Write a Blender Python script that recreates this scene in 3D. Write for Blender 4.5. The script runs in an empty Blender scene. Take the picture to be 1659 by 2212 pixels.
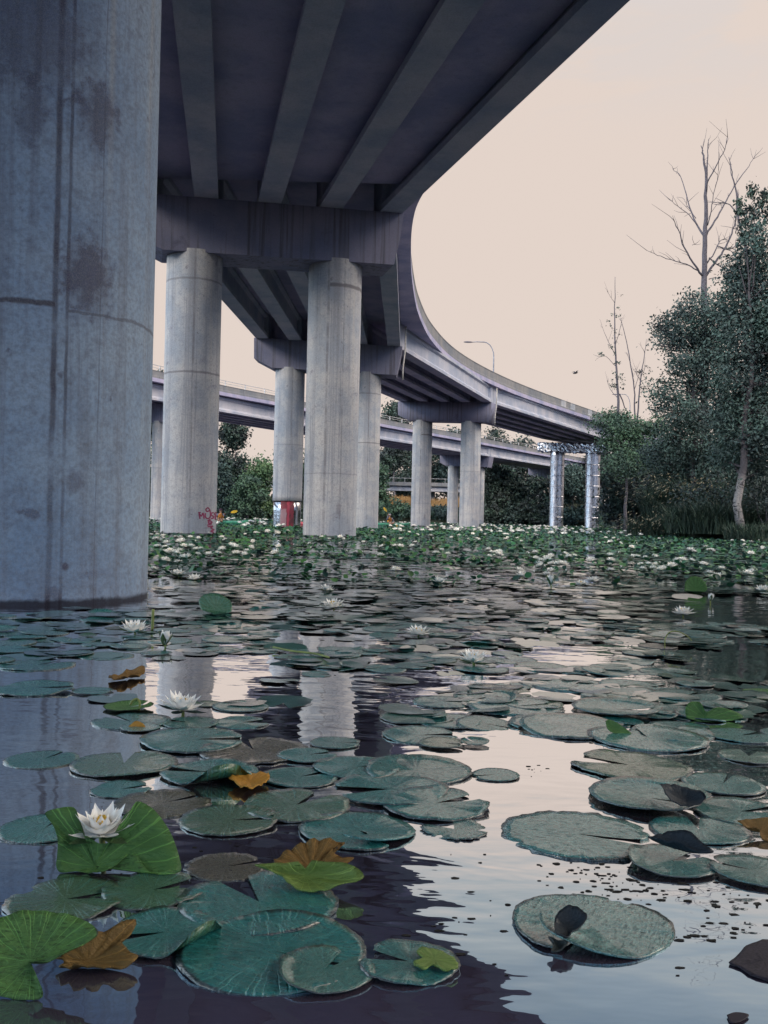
import bpy, math, random
import numpy as np
from math import sin, cos, tan, pi, radians, atan2, sqrt, exp
from mathutils import Vector, Matrix

random.seed(7); RNG = np.random.default_rng(7)
S = bpy.context.scene
COL = S.collection

# ------------------------------------------------------------------ camera (measured from the photograph, 1659 x 2212 frame)
F, CX, CY, H = 2100., 829.5, 1106., .65
ROLL, PITCH = radians(1.3), math.atan(14 / 2100.)
_f = np.array([0, cos(PITCH), sin(PITCH)]); _r = np.array([1., 0, 0]); _u = np.cross(_r, _f)
RV = _r * cos(ROLL) + _u * sin(ROLL); UV = -_r * sin(ROLL) + _u * cos(ROLL); FV = _f
CP = np.array([0, 0, H])
def ray(px, py): return FV + RV * (px - CX) / F - UV * (py - CY) / F
def atz(px, py, z=0.): d = ray(px, py); return CP + d * (z - H) / d[2]
def aty(px, py, Y): d = ray(px, py); return CP + d * Y / d[1]
def proj(p):
    d = np.asarray(p, float) - CP; z = d @ FV
    return CX + F * (d @ RV) / z, CY - F * (d @ UV) / z
def hx(px, Y): return aty(px, 1120, Y)[0]                 # ground x under column px at depth Y

cam = bpy.data.cameras.new('camera'); co = bpy.data.objects.new('camera', cam); COL.objects.link(co)
cam.sensor_fit = 'VERTICAL'; cam.sensor_height = 24; cam.lens = 24 * F / 2212
cam.clip_start = .05; cam.clip_end = 6000
m = Matrix([[RV[0], UV[0], -FV[0], 0], [RV[1], UV[1], -FV[1], 0], [RV[2], UV[2], -FV[2], H], [0, 0, 0, 1]])
co.matrix_world = m
S.camera = co

# ------------------------------------------------------------------ object helpers
WL = {}
def tag(o, label=None, cat=None, group=None, kind=None):
    if label: o['label'] = label
    if cat: o['category'] = cat
    if group: o['group'] = group
    if kind: o['kind'] = kind
    return o
def thing(name, label, cat, loc=(0, 0, 0), group=None):
    o = bpy.data.objects.new(name, None); COL.objects.link(o); o.location = loc
    o.empty_display_size = .2
    WL[o.name] = np.array(loc, float)
    return tag(o, label, cat, group)
def mesh_from(name, V, faces, mats, idx=None, smooth=True):
    me = bpy.data.meshes.new(name)
    V = np.asarray(V, dtype=np.float32)
    if isinstance(faces, np.ndarray):
        n, k = faces.shape
        me.vertices.add(len(V)); me.vertices.foreach_set('co', V.ravel())
        me.loops.add(n * k); me.loops.foreach_set('vertex_index', faces.ravel().astype(np.int32))
        me.polygons.add(n); me.polygons.foreach_set('loop_start', np.arange(0, n * k, k, dtype=np.int32))
        me.polygons.foreach_set('loop_total', np.full(n, k, dtype=np.int32))
        me.update(calc_edges=True)
    else:
        me.from_pydata([tuple(map(float, v)) for v in V], [], [tuple(int(i) for i in f) for f in faces])
    for mt in (mats if isinstance(mats, (list, tuple)) else [mats]): me.materials.append(mt)
    if idx is not None: me.polygons.foreach_set('material_index', np.asarray(idx, dtype=np.int32))
    me.polygons.foreach_set('use_smooth', np.full(len(me.polygons), bool(smooth)))
    me.update()
    return me
def put(name, me, loc=(0, 0, 0), parent=None):
    o = bpy.data.objects.new(name, me); COL.objects.link(o)
    loc = np.array(loc, float)
    WL[o.name] = loc
    if parent is not None:
        o.parent = parent; o.location = loc - WL[parent.name]
    else: o.location = loc
    return o
def build(name, V, faces, mats, parent=None, origin=None, idx=None, smooth=False):
    V = np.asarray(V, float)
    if origin is None: origin = WL[parent.name] if parent is not None else V.mean(0) * 0
    origin = np.asarray(origin, float)
    return put(name, mesh_from(name, V - origin, faces, mats, idx, smooth), origin, parent)

class MB:                                                   # collects shapes in world coordinates into one mesh
    def __init__(s): s.v = []; s.f = []; s.i = []
    def add(s, V, Fc, k=0):
        b = len(s.v); s.v += [tuple(map(float, p)) for p in V]; s.f += [tuple(b + int(i) for i in f) for f in Fc]; s.i += [k] * len(Fc)
    def build(s, name, mats, parent=None, origin=None, smooth=False):
        return build(name, s.v, s.f, mats, parent, origin, s.i, smooth)
    def box(s, c, sx, sy, sz, rz=0., k=0):
        c = np.array(c, float); a = np.array([cos(rz), sin(rz), 0]); b = np.array([-sin(rz), cos(rz), 0]); z = np.array([0, 0, 1.])
        V = [c + a * sx * i + b * sy * j + z * sz * l for l in (-.5, .5) for i, j in ((-.5, -.5), (.5, -.5), (.5, .5), (-.5, .5))]
        s.add(V, [(3, 2, 1, 0), (4, 5, 6, 7), (0, 1, 5, 4), (1, 2, 6, 5), (2, 3, 7, 6), (3, 0, 4, 7)], k)
    def tube(s, P, R, n=8, k=0, cap=True):
        V, Fc = tube(P, R, n, cap); s.add(V, Fc, k)
    def prism(s, sec, stations, k=0, caps=True):            # sec: list of rows of points, one row per station
        V = [p for row in stations for p in row]; n = len(stations[0]); Fc = []
        for i in range(len(stations) - 1):
            for j in range(n):
                a = i * n + j; b = i * n + (j + 1) % n
                Fc.append((a, a + n, b + n, b))
        if caps: Fc += [tuple(range(n)), tuple(range((len(stations) - 1) * n, len(stations) * n))[::-1]]
        s.add(V, Fc, k)

def tube(P, R, n=8, cap=True):
    P = [np.array(p, float) for p in P]; V = []; Fc = []
    if np.isscalar(R): R = [R] * len(P)
    pu = None
    for i, p in enumerate(P):
        t = P[min(i + 1, len(P) - 1)] - P[max(i - 1, 0)]; t = t / (np.linalg.norm(t) + 1e-9)
        if pu is None:
            a = np.array([0, 0, 1.]) if abs(t[2]) < .9 else np.array([1., 0, 0]); pu = np.cross(t, a)
        else: pu = pu - t * (pu @ t)
        pu = pu / (np.linalg.norm(pu) + 1e-9); w = np.cross(t, pu)
        for j in range(n):
            an = 2 * pi * j / n; V.append(p + (pu * cos(an) + w * sin(an)) * R[i])
    for i in range(len(P) - 1):
        for j in range(n):
            a = i * n + j; b = i * n + (j + 1) % n; Fc.append((a, b, b + n, a + n))
    if cap: Fc += [tuple(range(n))[::-1], tuple(range((len(P) - 1) * n, len(P) * n))]
    return V, Fc
def lathe(prof, n=48, c=(0, 0, 0)):
    V = []; Fc = []
    for r, z in prof:
        for j in range(n): V.append((c[0] + r * cos(2 * pi * j / n), c[1] + r * sin(2 * pi * j / n), c[2] + z))
    for i in range(len(prof) - 1):
        for j in range(n): a = i * n + j; b = i * n + (j + 1) % n; Fc.append((a, b, b + n, a + n))
    Fc += [tuple(range(n))[::-1], tuple(range((len(prof) - 1) * n, len(prof) * n))]
    return V, Fc
def spline(P, per=6):                                      # Catmull-Rom through points
    P = [np.array(p, float) for p in P]; out = []
    for i in range(len(P) - 1):
        p0 = P[max(i - 1, 0)]; p1 = P[i]; p2 = P[i + 1]; p3 = P[min(i + 2, len(P) - 1)]
        d1 = np.linalg.norm(p2 - p1); a = (p2 - p0) / (np.linalg.norm(p2 - p1) + np.linalg.norm(p1 - p0) + 1e-9) * d1
        b = (p3 - p1) / (np.linalg.norm(p3 - p2) + d1 + 1e-9) * d1
        for k in range(per):
            t = k / per
            out.append((2 * t**3 - 3 * t**2 + 1) * p1 + (t**3 - 2 * t**2 + t) * a + (-2 * t**3 + 3 * t**2) * p2 + (t**3 - t**2) * b)
    out.append(P[-1]); return out

# ------------------------------------------------------------------ material helpers
class N:
    def __init__(s, name):
        s.m = bpy.data.materials.new(name); s.m.use_nodes = True; s.t = s.m.node_tree; s.t.nodes.clear()
        s.out = s.n('ShaderNodeOutputMaterial')
    def n(s, typ, **kw):
        x = s.t.nodes.new(typ)
        for k, v in kw.items(): setattr(x, k, v)
        return x
    def l(s, a, b): s.t.links.new(a, b)
    def set(s, sock, v):
        if isinstance(v, bpy.types.NodeSocket): s.l(v, sock)
        elif v is not None: sock.default_value = v
    def math(s, op, a, b=None, c=None, clamp=False):
        x = s.n('ShaderNodeMath', operation=op, use_clamp=clamp)
        for i, v in enumerate((a, b, c)):
            if v is not None: s.set(x.inputs[i], v)
        return x.outputs[0]
    def noise(s, vec, scale, detail=4, rough=.55, dist=0., out='Fac'):
        x = s.n('ShaderNodeTexNoise'); s.set(x.inputs['Vector'], vec)
        x.inputs['Scale'].default_value = scale; x.inputs['Detail'].default_value = detail
        x.inputs['Roughness'].default_value = rough; x.inputs['Distortion'].default_value = dist
        return x.outputs[out]
    def map(s, vec, scale=(1, 1, 1), loc=(0, 0, 0), rot=(0, 0, 0)):
        x = s.n('ShaderNodeMapping'); s.set(x.inputs[0], vec); x.inputs['Scale'].default_value = scale
        s.set(x.inputs['Location'], loc); x.inputs['Rotation'].default_value = rot
        return x.outputs[0]
    def ramp(s, fac, stops, interp='LINEAR'):
        x = s.n('ShaderNodeValToRGB'); s.set(x.inputs[0], fac); r = x.color_ramp; r.interpolation = interp
        while len(r.elements) < len(stops): r.elements.new(.5)
        for e, (p, c) in zip(r.elements, stops):
            e.position = p; e.color = (c, c, c, 1) if not hasattr(c, '__len__') else (*c[:3], 1)
        return x.outputs[0]
    def mix(s, fac, a, b, mode='MIX'):
        x = s.n('ShaderNodeMix', data_type='RGBA', blend_type=mode); s.set(x.inputs[0], fac)
        for sock, v in ((x.inputs[6], a), (x.inputs[7], b)): s.set(sock, (*v[:3], 1) if isinstance(v, (tuple, list)) else v)
        return x.outputs[2]
    def sm(s, v, a, b, o0=0., o1=1.):
        x = s.n('ShaderNodeMapRange', interpolation_type='SMOOTHSTEP'); s.set(x.inputs[0], v)
        for i, q in enumerate((a, b, o0, o1)): s.set(x.inputs[i + 1], q)
        return x.outputs[0]
    def bump(s, h, strength=.3, dist=.02, normal=None):
        x = s.n('ShaderNodeBump'); s.set(x.inputs['Height'], h); x.inputs['Strength'].default_value = strength; x.inputs['Distance'].default_value = dist
        if normal is not None: s.l(normal, x.inputs['Normal'])
        return x.outputs[0]
    def principled(s, col, rough=.6, spec=.5, metal=0., normal=None, **kw):
        x = s.n('ShaderNodeBsdfPrincipled'); s.set(x.inputs['Base Color'], (*col[:3], 1) if isinstance(col, (tuple, list)) else col)
        s.set(x.inputs['Roughness'], rough); s.set(x.inputs['Specular IOR Level'], spec); s.set(x.inputs['Metallic'], metal)
        if normal is not None: s.l(normal, x.inputs['Normal'])
        for k, v in kw.items(): s.set(x.inputs[k.replace('_', ' ')], v)
        s.l(x.outputs[0], s.out.inputs[0]); return x
    def obj(s): return s.n('ShaderNodeTexCoord').outputs['Object']
    def pos(s): return s.n('ShaderNodeNewGeometry').outputs['Position']
    def rnd(s): return s.n('ShaderNodeObjectInfo').outputs['Random']
    def xyz(s, v):
        x = s.n('ShaderNodeSeparateXYZ'); s.l(v, x.inputs[0]); return x.outputs
    def add(s, a, b):
        x = s.n('ShaderNodeVectorMath', operation='ADD'); s.set(x.inputs[0], a); s.set(x.inputs[1], b); return x.outputs[0]

CONC_A, CONC_B, CONC_D = (.40, .40, .42), (.235, .275, .34), (.065, .055, .11)
def concrete(name, streak=1., tone=1., stain=.5, tint=(1, 1, 1)):
    q = N(name); P = q.pos(); O = q.add(P, (0, 0, 0))
    big = q.noise(O, .55, 5, .6); fine = q.noise(O, 26, 3, .7); grain = q.noise(O, 140, 2, .6)
    st = q.noise(q.map(O, (5.5, 5.5, .16)), 1., 5, .65, .4)
    c = q.mix(q.sm(big, .35, .68), tuple(x * tone * k for x, k in zip(CONC_A, tint)), tuple(x * tone * k for x, k in zip(CONC_B, tint)))
    c = q.mix(q.math('MULTIPLY', q.sm(st, .48, .70), min(1, .62 * streak)), c, tuple(x * tone for x in (.11, .11, .15)))
    bl = q.noise(O, 1.7, 6, .62, .6)
    c = q.mix(q.math('MULTIPLY', q.sm(bl, .6, .74), stain), c, CONC_D)
    c = q.mix(q.sm(fine, .3, .7, .0, .25), c, (.1, .1, .115))
    c = q.mix(q.sm(grain, .35, .75, 0, .22), c, (.5, .48, .46))
    q.principled(c, .88, .25, normal=q.bump(q.math('ADD', fine, q.math('MULTIPLY', grain, .4)), .25, .01))
    return q.m
def column_mat(name, seams, joints, spots=(), tone=1., stain=.6, tint=(1, 1, 1)):
    """formed concrete column: vertical form seams (angles), pour joints (heights), tie-hole stains and other dark blotches; object coordinates, z from the water"""
    q = N(name); O = q.obj(); x, y, z = q.xyz(O)
    ang = q.math('ARCTAN2', y, x)
    big = q.noise(O, .8, 5, .6); fine = q.noise(O, 30, 3, .7); grain = q.noise(O, 150, 2, .6); mott = q.noise(O, 9, 4, .65)
    c = q.mix(q.sm(big, .35, .68), tuple(v * tone * k for v, k in zip(CONC_A, tint)), tuple(v * tone * k for v, k in zip(CONC_B, tint)))
    st = q.noise(q.map(O, (4.2, 4.2, .12)), 1., 5, .7, .4)
    c = q.mix(q.math('MULTIPLY', q.sm(st, .46, .68), .72), c, tuple(v * tone for v in (.14, .155, .20)))
    lt = q.noise(q.map(O, (6, 6, .1), (3, 7, 1)), 1., 4, .6, .3)
    c = q.mix(q.math('MULTIPLY', q.sm(lt, .58, .74), .5), c, (.47, .45, .42))
    bl = q.noise(O, 2.1, 6, .66, .8)
    c = q.mix(q.math('MULTIPLY', q.sm(bl, .59, .74), stain), c, CONC_D)
    pit = q.noise(O, 7.5, 3, .5); c = q.mix(q.math('MULTIPLY', q.sm(pit, .69, .76), .55), c, CONC_D)
    wob = q.math('MULTIPLY', q.math('SUBTRACT', q.noise(q.map(O, (1, 1, 1)), 2.6, 4, .7), .5), .09)
    for a0, w, amt in seams:
        d = q.math('ABSOLUTE', q.math('ADD', q.math('SUBTRACT', ang, a0), q.math('MULTIPLY', wob, .35)))
        var = q.sm(q.noise(q.map(O, (.1, .1, 1.1)), 1.3, 3, .6), .3, .62)
        c = q.mix(q.math('MULTIPLY', q.math('MULTIPLY', q.sm(d, w * .25, w, 1, 0), var), amt), c, (.05, .045, .075))
    for z0, a1, a2, w, amt in joints:
        d = q.math('ABSOLUTE', q.math('ADD', q.math('SUBTRACT', z, z0), wob))
        k = q.sm(d, w * .3, w, 1, 0)
        if a1 is not None:
            k = q.math('MULTIPLY', k, q.math('MULTIPLY', q.math('GREATER_THAN', ang, a1), q.math('LESS_THAN', ang, a2)))
        c = q.mix(q.math('MULTIPLY', k, amt), c, (.06, .055, .08))
    for a0, z0, ra, rz, amt in spots:                       # dark stains and blotches with a place of their own
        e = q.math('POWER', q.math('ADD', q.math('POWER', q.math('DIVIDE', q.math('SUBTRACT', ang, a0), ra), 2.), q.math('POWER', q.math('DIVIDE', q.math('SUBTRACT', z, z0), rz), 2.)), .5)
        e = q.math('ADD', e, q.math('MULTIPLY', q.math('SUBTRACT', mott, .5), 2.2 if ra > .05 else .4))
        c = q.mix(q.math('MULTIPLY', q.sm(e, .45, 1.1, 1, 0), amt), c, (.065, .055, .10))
    c = q.mix(q.sm(fine, .35, .72, .0, .42), c, (.1, .105, .12)); c = q.mix(q.sm(mott, .50, .70, 0, .35), c, (.12, .13, .16))
    c = q.mix(q.sm(grain, .35, .75, 0, .25), c, (.5, .48, .46))
    c = q.mix(q.math('MULTIPLY', q.sm(q.math('ADD', z, q.math('MULTIPLY', mott, .06)), .045, .085, 1, 0), .9), c, (.02, .018, .028))
    q.principled(c, .88, .25, normal=q.bump(q.math('ADD', fine, q.math('MULTIPLY', grain, .4)), .3, .008))
    return q.m
def plain(name, col, rough=.6, spec=.4, metal=0., var=.25, scale=6., **kw):
    q = N(name); n = q.noise(q.obj(), scale, 4, .6)
    c = q.mix(q.sm(n, .3, .7), tuple(x * (1 - var) for x in col), tuple(min(1, x * (1 + var)) for x in col))
    q.principled(c, rough, spec, metal, **kw); return q.m
def leafmat(name, a, b, dark, scale=.5, rough=.6, spec=.3, trans=.15):
    q = N(name); P = q.pos(); n = q.noise(P, scale, 3, .6); n2 = q.noise(P, scale * 9, 2, .6)
    c = q.mix(q.sm(n, .38, .64), a, b); c = q.mix(q.sm(n2, .45, .7, 0, .5), c, dark)
    q.principled(c, rough, spec); return q.m

def pad_material(name, cols, spots=.35, vein=1., rough=(.22, .40), spec=.6, bumps=1., coat=.85):
    """floating leaf: fine radial veins, puckers between them, brown blemishes; paler underside"""
    q = N(name); O = q.obj(); x, y, z = q.xyz(O); R = q.rnd()
    off = q.n('ShaderNodeCombineXYZ'); q.l(q.math('MULTIPLY', R, 37.), off.inputs[0]); q.l(q.math('MULTIPLY', R, 91.), off.inputs[1])
    V = q.add(O, off.outputs[0])
    a = q.math('ARCTAN2', y, x); r = q.math('SQRT', q.math('ADD', q.math('POWER', x, 2.), q.math('POWER', y, 2.)))
    wob = q.math('MULTIPLY', q.noise(V, 2.2, 3, .6), 1.6)
    v1 = q.math('ABSOLUTE', q.math('SINE', q.math('ADD', q.math('MULTIPLY', a, 8.), wob)))
    v2 = q.math('ABSOLUTE', q.math('SINE', q.math('ADD', q.math('MULTIPLY', a, 17.), q.math('MULTIPLY', wob, 1.6))))
    veins = q.math('MAXIMUM', q.sm(v1, 0., .16, 1, 0), q.math('MULTIPLY', q.sm(v2, 0., .22, 1, 0), q.sm(r, .35, .6)))
    n1 = q.noise(V, 2.3, 5, .6); n2 = q.noise(V, 13., 4, .65); n3 = q.noise(q.map(V, (.8, 2.4, 1)), 4.2, 4, .6, .9); n4 = q.noise(q.map(V, (1., 3.2, 1)), 8., 3, .6, .6)
    c = q.mix(q.sm(n1, .35, .66), cols[0], cols[1])
    c = q.mix(q.sm(R, .0, 1., 0, .55), c, cols[2]); c = q.mix(q.math('MULTIPLY', q.sm(n4, .50, .68), .72), c, tuple(t * .30 + .006 for t in cols[0]))
    c = q.mix(q.math('MULTIPLY', q.sm(n3, .56, .74), .5), c, tuple(min(1, t * 1.7 + .02) for t in cols[1]))  # pale highlights and the dark mottling above: wrinkle contrast painted into the colour
    c = q.mix(q.sm(q.math('FRACT', q.math('MULTIPLY', R, 7.3)), .86, .92, 0, .6), c, (.085, .12, .045))
    c = q.mix(q.math('MULTIPLY', veins, .4 * vein), c, tuple(min(1, t * 2.0) for t in cols[1]))
    c = q.mix(q.math('MULTIPLY', q.sm(n2, .54, .68), spots), c, (.018, .02, .022))
    c = q.mix(q.math('MULTIPLY', q.sm(q.noise(V, 3.4, 4, .7), .66, .74), spots * 1.1), c, (.11, .07, .035))
    edge = q.sm(q.math('ADD', r, q.math('MULTIPLY', n2, .08)), .985, 1.03, 0, .85)
    c = q.mix(edge, c, (.02, .022, .028))
    g = q.n('ShaderNodeNewGeometry')
    c = q.mix(q.math('MULTIPLY', g.outputs['Backfacing'], .8), c, cols[3]); c = q.mix(q.math('MULTIPLY', q.math('MULTIPLY', g.outputs['Backfacing'], veins), min(1, .42 * vein)), c, tuple(min(1, t * 1.9) for t in cols[1]))
    h = q.math('ADD', q.math('MULTIPLY', veins, -.55), q.math('ADD', q.math('MULTIPLY', n3, 1.8), q.math('ADD', q.math('MULTIPLY', n4, .9), q.math('MULTIPLY', n2, .2))))
    q.principled(c, q.sm(n2, .3, .7, rough[0], rough[1]), spec, normal=q.bump(h, .42 * bumps, .028), Coat_Weight=q.sm(n4, .48, .66, coat, coat * .25), Coat_Roughness=.13, Coat_IOR=1.6); return q.m

M = {}
def ang_at(px, py, c, r):                                  # angle on a column (centre c, radius r) seen at a pixel
    d = ray(px, py); d2 = d[:2]; o = CP[:2] - np.array(c); A = d2 @ d2; B = o @ d2; Cc = o @ o - r * r
    t = (-B - sqrt(max(B * B - A * Cc, 0))) / A; p = o + d2 * t
    return atan2(p[1], p[0]), H + d[2] * t
def on_col(px, py, c, r):
    a, z = ang_at(px, py, c, r); return np.array([c[0] + r * cos(a), c[1] + r * sin(a), z])
NEAR = (-2.725, 7.45); CR = .9
_a = lambda px, py: ang_at(px, py, NEAR, CR)
s1 = _a(113, 900)[0]; s2 = _a(150, 500)[0]; s3 = _a(209, 1000)[0]
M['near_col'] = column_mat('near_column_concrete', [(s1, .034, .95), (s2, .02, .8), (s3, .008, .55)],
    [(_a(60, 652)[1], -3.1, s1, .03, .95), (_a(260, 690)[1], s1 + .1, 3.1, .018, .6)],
    [(_a(141, 1224)[0], _a(141, 1224)[1], .032, .034, .9), (_a(190, 590)[0], _a(190, 600)[1], .26, .33, .8), (_a(75, 160)[0], _a(60, 60)[1], .5, .5, .6),  # last entry: broad dark blotch high on the shaft
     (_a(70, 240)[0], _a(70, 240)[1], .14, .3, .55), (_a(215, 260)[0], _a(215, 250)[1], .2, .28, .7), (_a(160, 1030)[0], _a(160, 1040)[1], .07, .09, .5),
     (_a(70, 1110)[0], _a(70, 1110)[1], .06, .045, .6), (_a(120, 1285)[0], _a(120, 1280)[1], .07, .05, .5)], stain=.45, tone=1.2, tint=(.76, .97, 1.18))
M['col'] = [column_mat('column_concrete_a', tone=1.2, seams=[(-1.35, .05, .5), (-2.5, .03, .5)], joints=[(5.2, None, None, .05, .6), (8.2, None, None, .05, .5)]),
            column_mat('column_concrete_b', tone=1.2, seams=[(-1.75, .07, .6), (-1.15, .04, .5)], joints=[(8.35, -1.7, 0, .09, .8), (2.1, None, None, .03, .3)], spots=[(-1.2, .9, .12, .3, .5)]),
            column_mat('column_concrete_c', tone=1.2, seams=[(-1.3, .05, .5)], joints=[(5., None, None, .04, .3)])]
M['cap'] = concrete('cap_concrete', 1.5, .62, .6, (.9, .88, 1.22))
M['girder'] = concrete('girder_concrete', .25, 1.35, .12, (.96, .97, 1.07))
M['slab'] = concrete('deck_concrete', .3, 1.3, .15, (.92, .85, 1.14))
M['parapet'] = concrete('parapet_concrete', .9, .62, .5)
M['patch'] = concrete('parapet_overpainted', .3, 1.25, .1)
M['pipe'] = plain('pale_pipe_paint', (.55, .53, .5), .5)
M['rail'] = plain('galvanised_rail', (.4, .4, .42), .45, .5, .6)
M['lamp'] = plain('lamp_post_metal', (.22, .23, .27), .5, .5, .4)
M['lamp_head'] = plain('lamp_head_metal', (.07, .07, .10), .5, .5, .3)
M['ink'] = plain('graffiti_paint', (.20, .03, .085), .6, .3)
M['bird'] = plain('dark_feathers', (.03, .03, .04), .7)
def mirror(name, rough, graff=False):
    q = N(name); O = q.obj(); n = q.noise(O, 2.2, 3, .6); fn = q.noise(q.map(O, (5, 5, .6)), 1.5, 4, .65)
    c = q.mix(q.sm(fn, .3, .75), (.52, .53, .58), (.22, .23, .28)); met = 1.; rg = q.sm(n, .3, .7, rough, rough * 2.4)
    if graff:
        x, y, z = q.xyz(O); a = q.math('ARCTAN2', y, x)
        a = q.math('ADD', a, q.math('MULTIPLY', q.math('SUBTRACT', q.noise(O, 3., 4, .6), .5), .25))
        def band(a0, a1): return q.math('MULTIPLY', q.math('GREATER_THAN', a, a0), q.math('LESS_THAN', a, a1))
        red = band(-1.95, -.95); c = q.mix(red, c, q.mix(q.sm(n, .4, .6), (.16, .012, .03), (.07, .012, .02)))
        c = q.mix(q.math('MULTIPLY', band(-1.95, -1.5), q.sm(q.math('ADD', z, q.math('MULTIPLY', n, .5)), 1.2, 1.35, 1, 0)), c, q.mix(n, (.24, .10, .12), (.30, .22, .25)))
        c = q.mix(band(-1.45, -1.3), c, (.28, .03, .06)); c = q.mix(band(-.62, -.5), c, (.4, .4, .4)); met = q.math('SUBTRACT', 1., red); rg = q.math('MULTIPLY', q.math('ADD', red, .25), .5)
    q.principled(c, rg, .5, met, normal=q.bump(q.math('ADD', fn, n), .14, .06)); return q.m
M['mirror'] = mirror('mirror_steel_cladding', .17)
M['foil'] = mirror('crumpled_mirror_sheet', .24)
M['wrap'] = mirror('painted_metal_wrap', .15, True)

# ------------------------------------------------------------------ world: bright overcast sky, blue showing through higher up
SUN_EL, SUN_AZ = radians(27), radians(238)                  # azimuth clockwise from +Y: behind the camera, to its left
w = bpy.data.worlds.new('World'); S.world = w; w.use_nodes = True
nt = w.node_tree; nt.nodes.clear()
class WN(N):
    def __init__(s): s.t = nt; s.out = s.n('ShaderNodeOutputWorld')
q = WN(); D = q.n('ShaderNodeTexCoord').outputs['Generated']; dx, dy, dz = q.xyz(D)
sky = q.n('ShaderNodeTexSky'); sky.sky_type = 'NISHITA'; sky.sun_disc = False; sky.sun_elevation = SUN_EL; sky.sun_rotation = SUN_AZ
sky.air_density = 1.2; sky.dust_density = 2.0
bg1 = q.n('ShaderNodeBackground'); q.l(sky.outputs[0], bg1.inputs[0]); bg1.inputs[1].default_value = .12
n1 = q.noise(q.map(D, (1, 1, 2.4)), 2.6, 6, .6, .5); n2 = q.noise(q.map(D, (1.2, .9, 3.2), (4, 2, 1)), 4.5, 5, .6, .4)
n3 = q.noise(q.map(D, (1, 1, 3.6), (.3, 0, .2)), 5.5, 5, .6, .7)
veil = q.mix(q.math('MULTIPLY', q.sm(n3, .44, .60), q.sm(dz, .35, .44)), (.768, .655, .590), (.725, .65, .615))
bright = q.mix(q.sm(n2, .35, .65), (.42, .68, 1.1), (1.0, 1.12, 1.3))
up = q.sm(dz, .445, .66)
behind = q.math('MULTIPLY', q.sm(dy, .2, -.6), q.sm(dz, -.02, .2))
side = q.math('SUBTRACT', q.math('MULTIPLY', dx, .906), q.math('MULTIPLY', dy, .42))      # bright patch added in unseen sky at right, to light girder faces
right = q.math('MULTIPLY', q.math('MULTIPLY', q.sm(side, .15, .45), q.sm(dz, .34, .52)), q.sm(dz, .90, .74))
left = q.math('MULTIPLY', q.math('MULTIPLY', q.sm(dx, -.5, -.9), q.sm(dz, .85, .35)), q.sm(dy, -.9, -.1))
cc = q.mix(up, veil, bright); cc = q.mix(behind, cc, (.56, .88, 1.36)); cc = q.mix(left, cc, (2.1, 2.7, 3.2)); cc = q.mix(right, cc, (7.6, 6.6, 5.5))  # behind, left and right: brightness added to unseen sky for columns and girders
bg2 = q.n('ShaderNodeBackground'); q.l(cc, bg2.inputs[0]); bg2.inputs[1].default_value = 1.
mx = q.n('ShaderNodeMixShader')
gap = q.math('MULTIPLY', up, q.sm(n1, .55, .42)); cover = q.math('SUBTRACT', 1., q.math('MULTIPLY', gap, .8))
q.l(cover, mx.inputs[0]); q.l(bg1.outputs[0], mx.inputs[1]); q.l(bg2.outputs[0], mx.inputs[2]); q.l(mx.outputs[0], q.out.inputs[0])
sl = bpy.data.lights.new('sun', 'SUN'); sl.energy = 2.6; sl.angle = radians(18); sl.color = (1, .88, .72)
so = bpy.data.objects.new('sun', sl); COL.objects.link(so)
sd = Vector((sin(SUN_AZ) * cos(SUN_EL), cos(SUN_AZ) * cos(SUN_EL), sin(SUN_EL)))
so.rotation_euler = sd.to_track_quat('Z', 'Y').to_euler(); so.location = sd * 50

# ------------------------------------------------------------------ water
q = N('pond_water'); P = q.pos()
rip = q.math('ADD', q.noise(q.map(P, (.9, 1.6, 1)), 2.1, 3, .55, .3), q.math('MULTIPLY', q.noise(q.map(P, (.8, 1.5, 1), (3, 1, 0)), 3.6, 2, .5, .8), .5)); rip2 = q.noise(q.map(P, (1.2, 2.6, 1)), 9., 2, .5)
calm = q.sm(q.noise(P, .45, 2, .5), .42, .62, .35, 1.)
hgt = q.math('MULTIPLY', q.math('ADD', rip, q.math('MULTIPLY', rip2, .07)), calm)
nb = q.bump(hgt, .16, .05)
lw = q.n('ShaderNodeLayerWeight'); lw.inputs[0].default_value = .5; q.l(nb, lw.inputs['Normal'])
fac = q.ramp(lw.outputs['Facing'], [(0, .02), (.32, .05), (.46, .2), (.54, .42), (.64, .72), (.76, .95), (1, 1)])
tint = q.ramp(lw.outputs['Facing'], [(.5, (.36, .68, 1.)), (.62, (.62, .84, 1.)), (.72, (.95, .96, .97)), (1, (.96, .95, .95))])
gl = q.n('ShaderNodeBsdfGlossy'); gl.inputs['Roughness'].default_value = .015; q.l(tint, gl.inputs['Color']); q.l(nb, gl.inputs['Normal'])
df = q.n('ShaderNodeBsdfDiffuse'); df.inputs['Color'].default_value = (.072, .058, .088, 1)
mx = q.n('ShaderNodeMixShader'); q.l(fac, mx.inputs[0]); q.l(df.outputs[0], mx.inputs[1]); q.l(gl.outputs[0], mx.inputs[2]); q.l(mx.outputs[0], q.out.inputs[0])
M['water'] = q.m
wt = build('water', [(-2500, -400, 0), (2500, -400, 0), (2500, 3500, 0), (-2500, 3500, 0)], [(0, 1, 2, 3)], M['water'])
tag(wt, 'dark still pond water mirroring the overpass and the pale sky', 'water', kind='structure')

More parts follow.
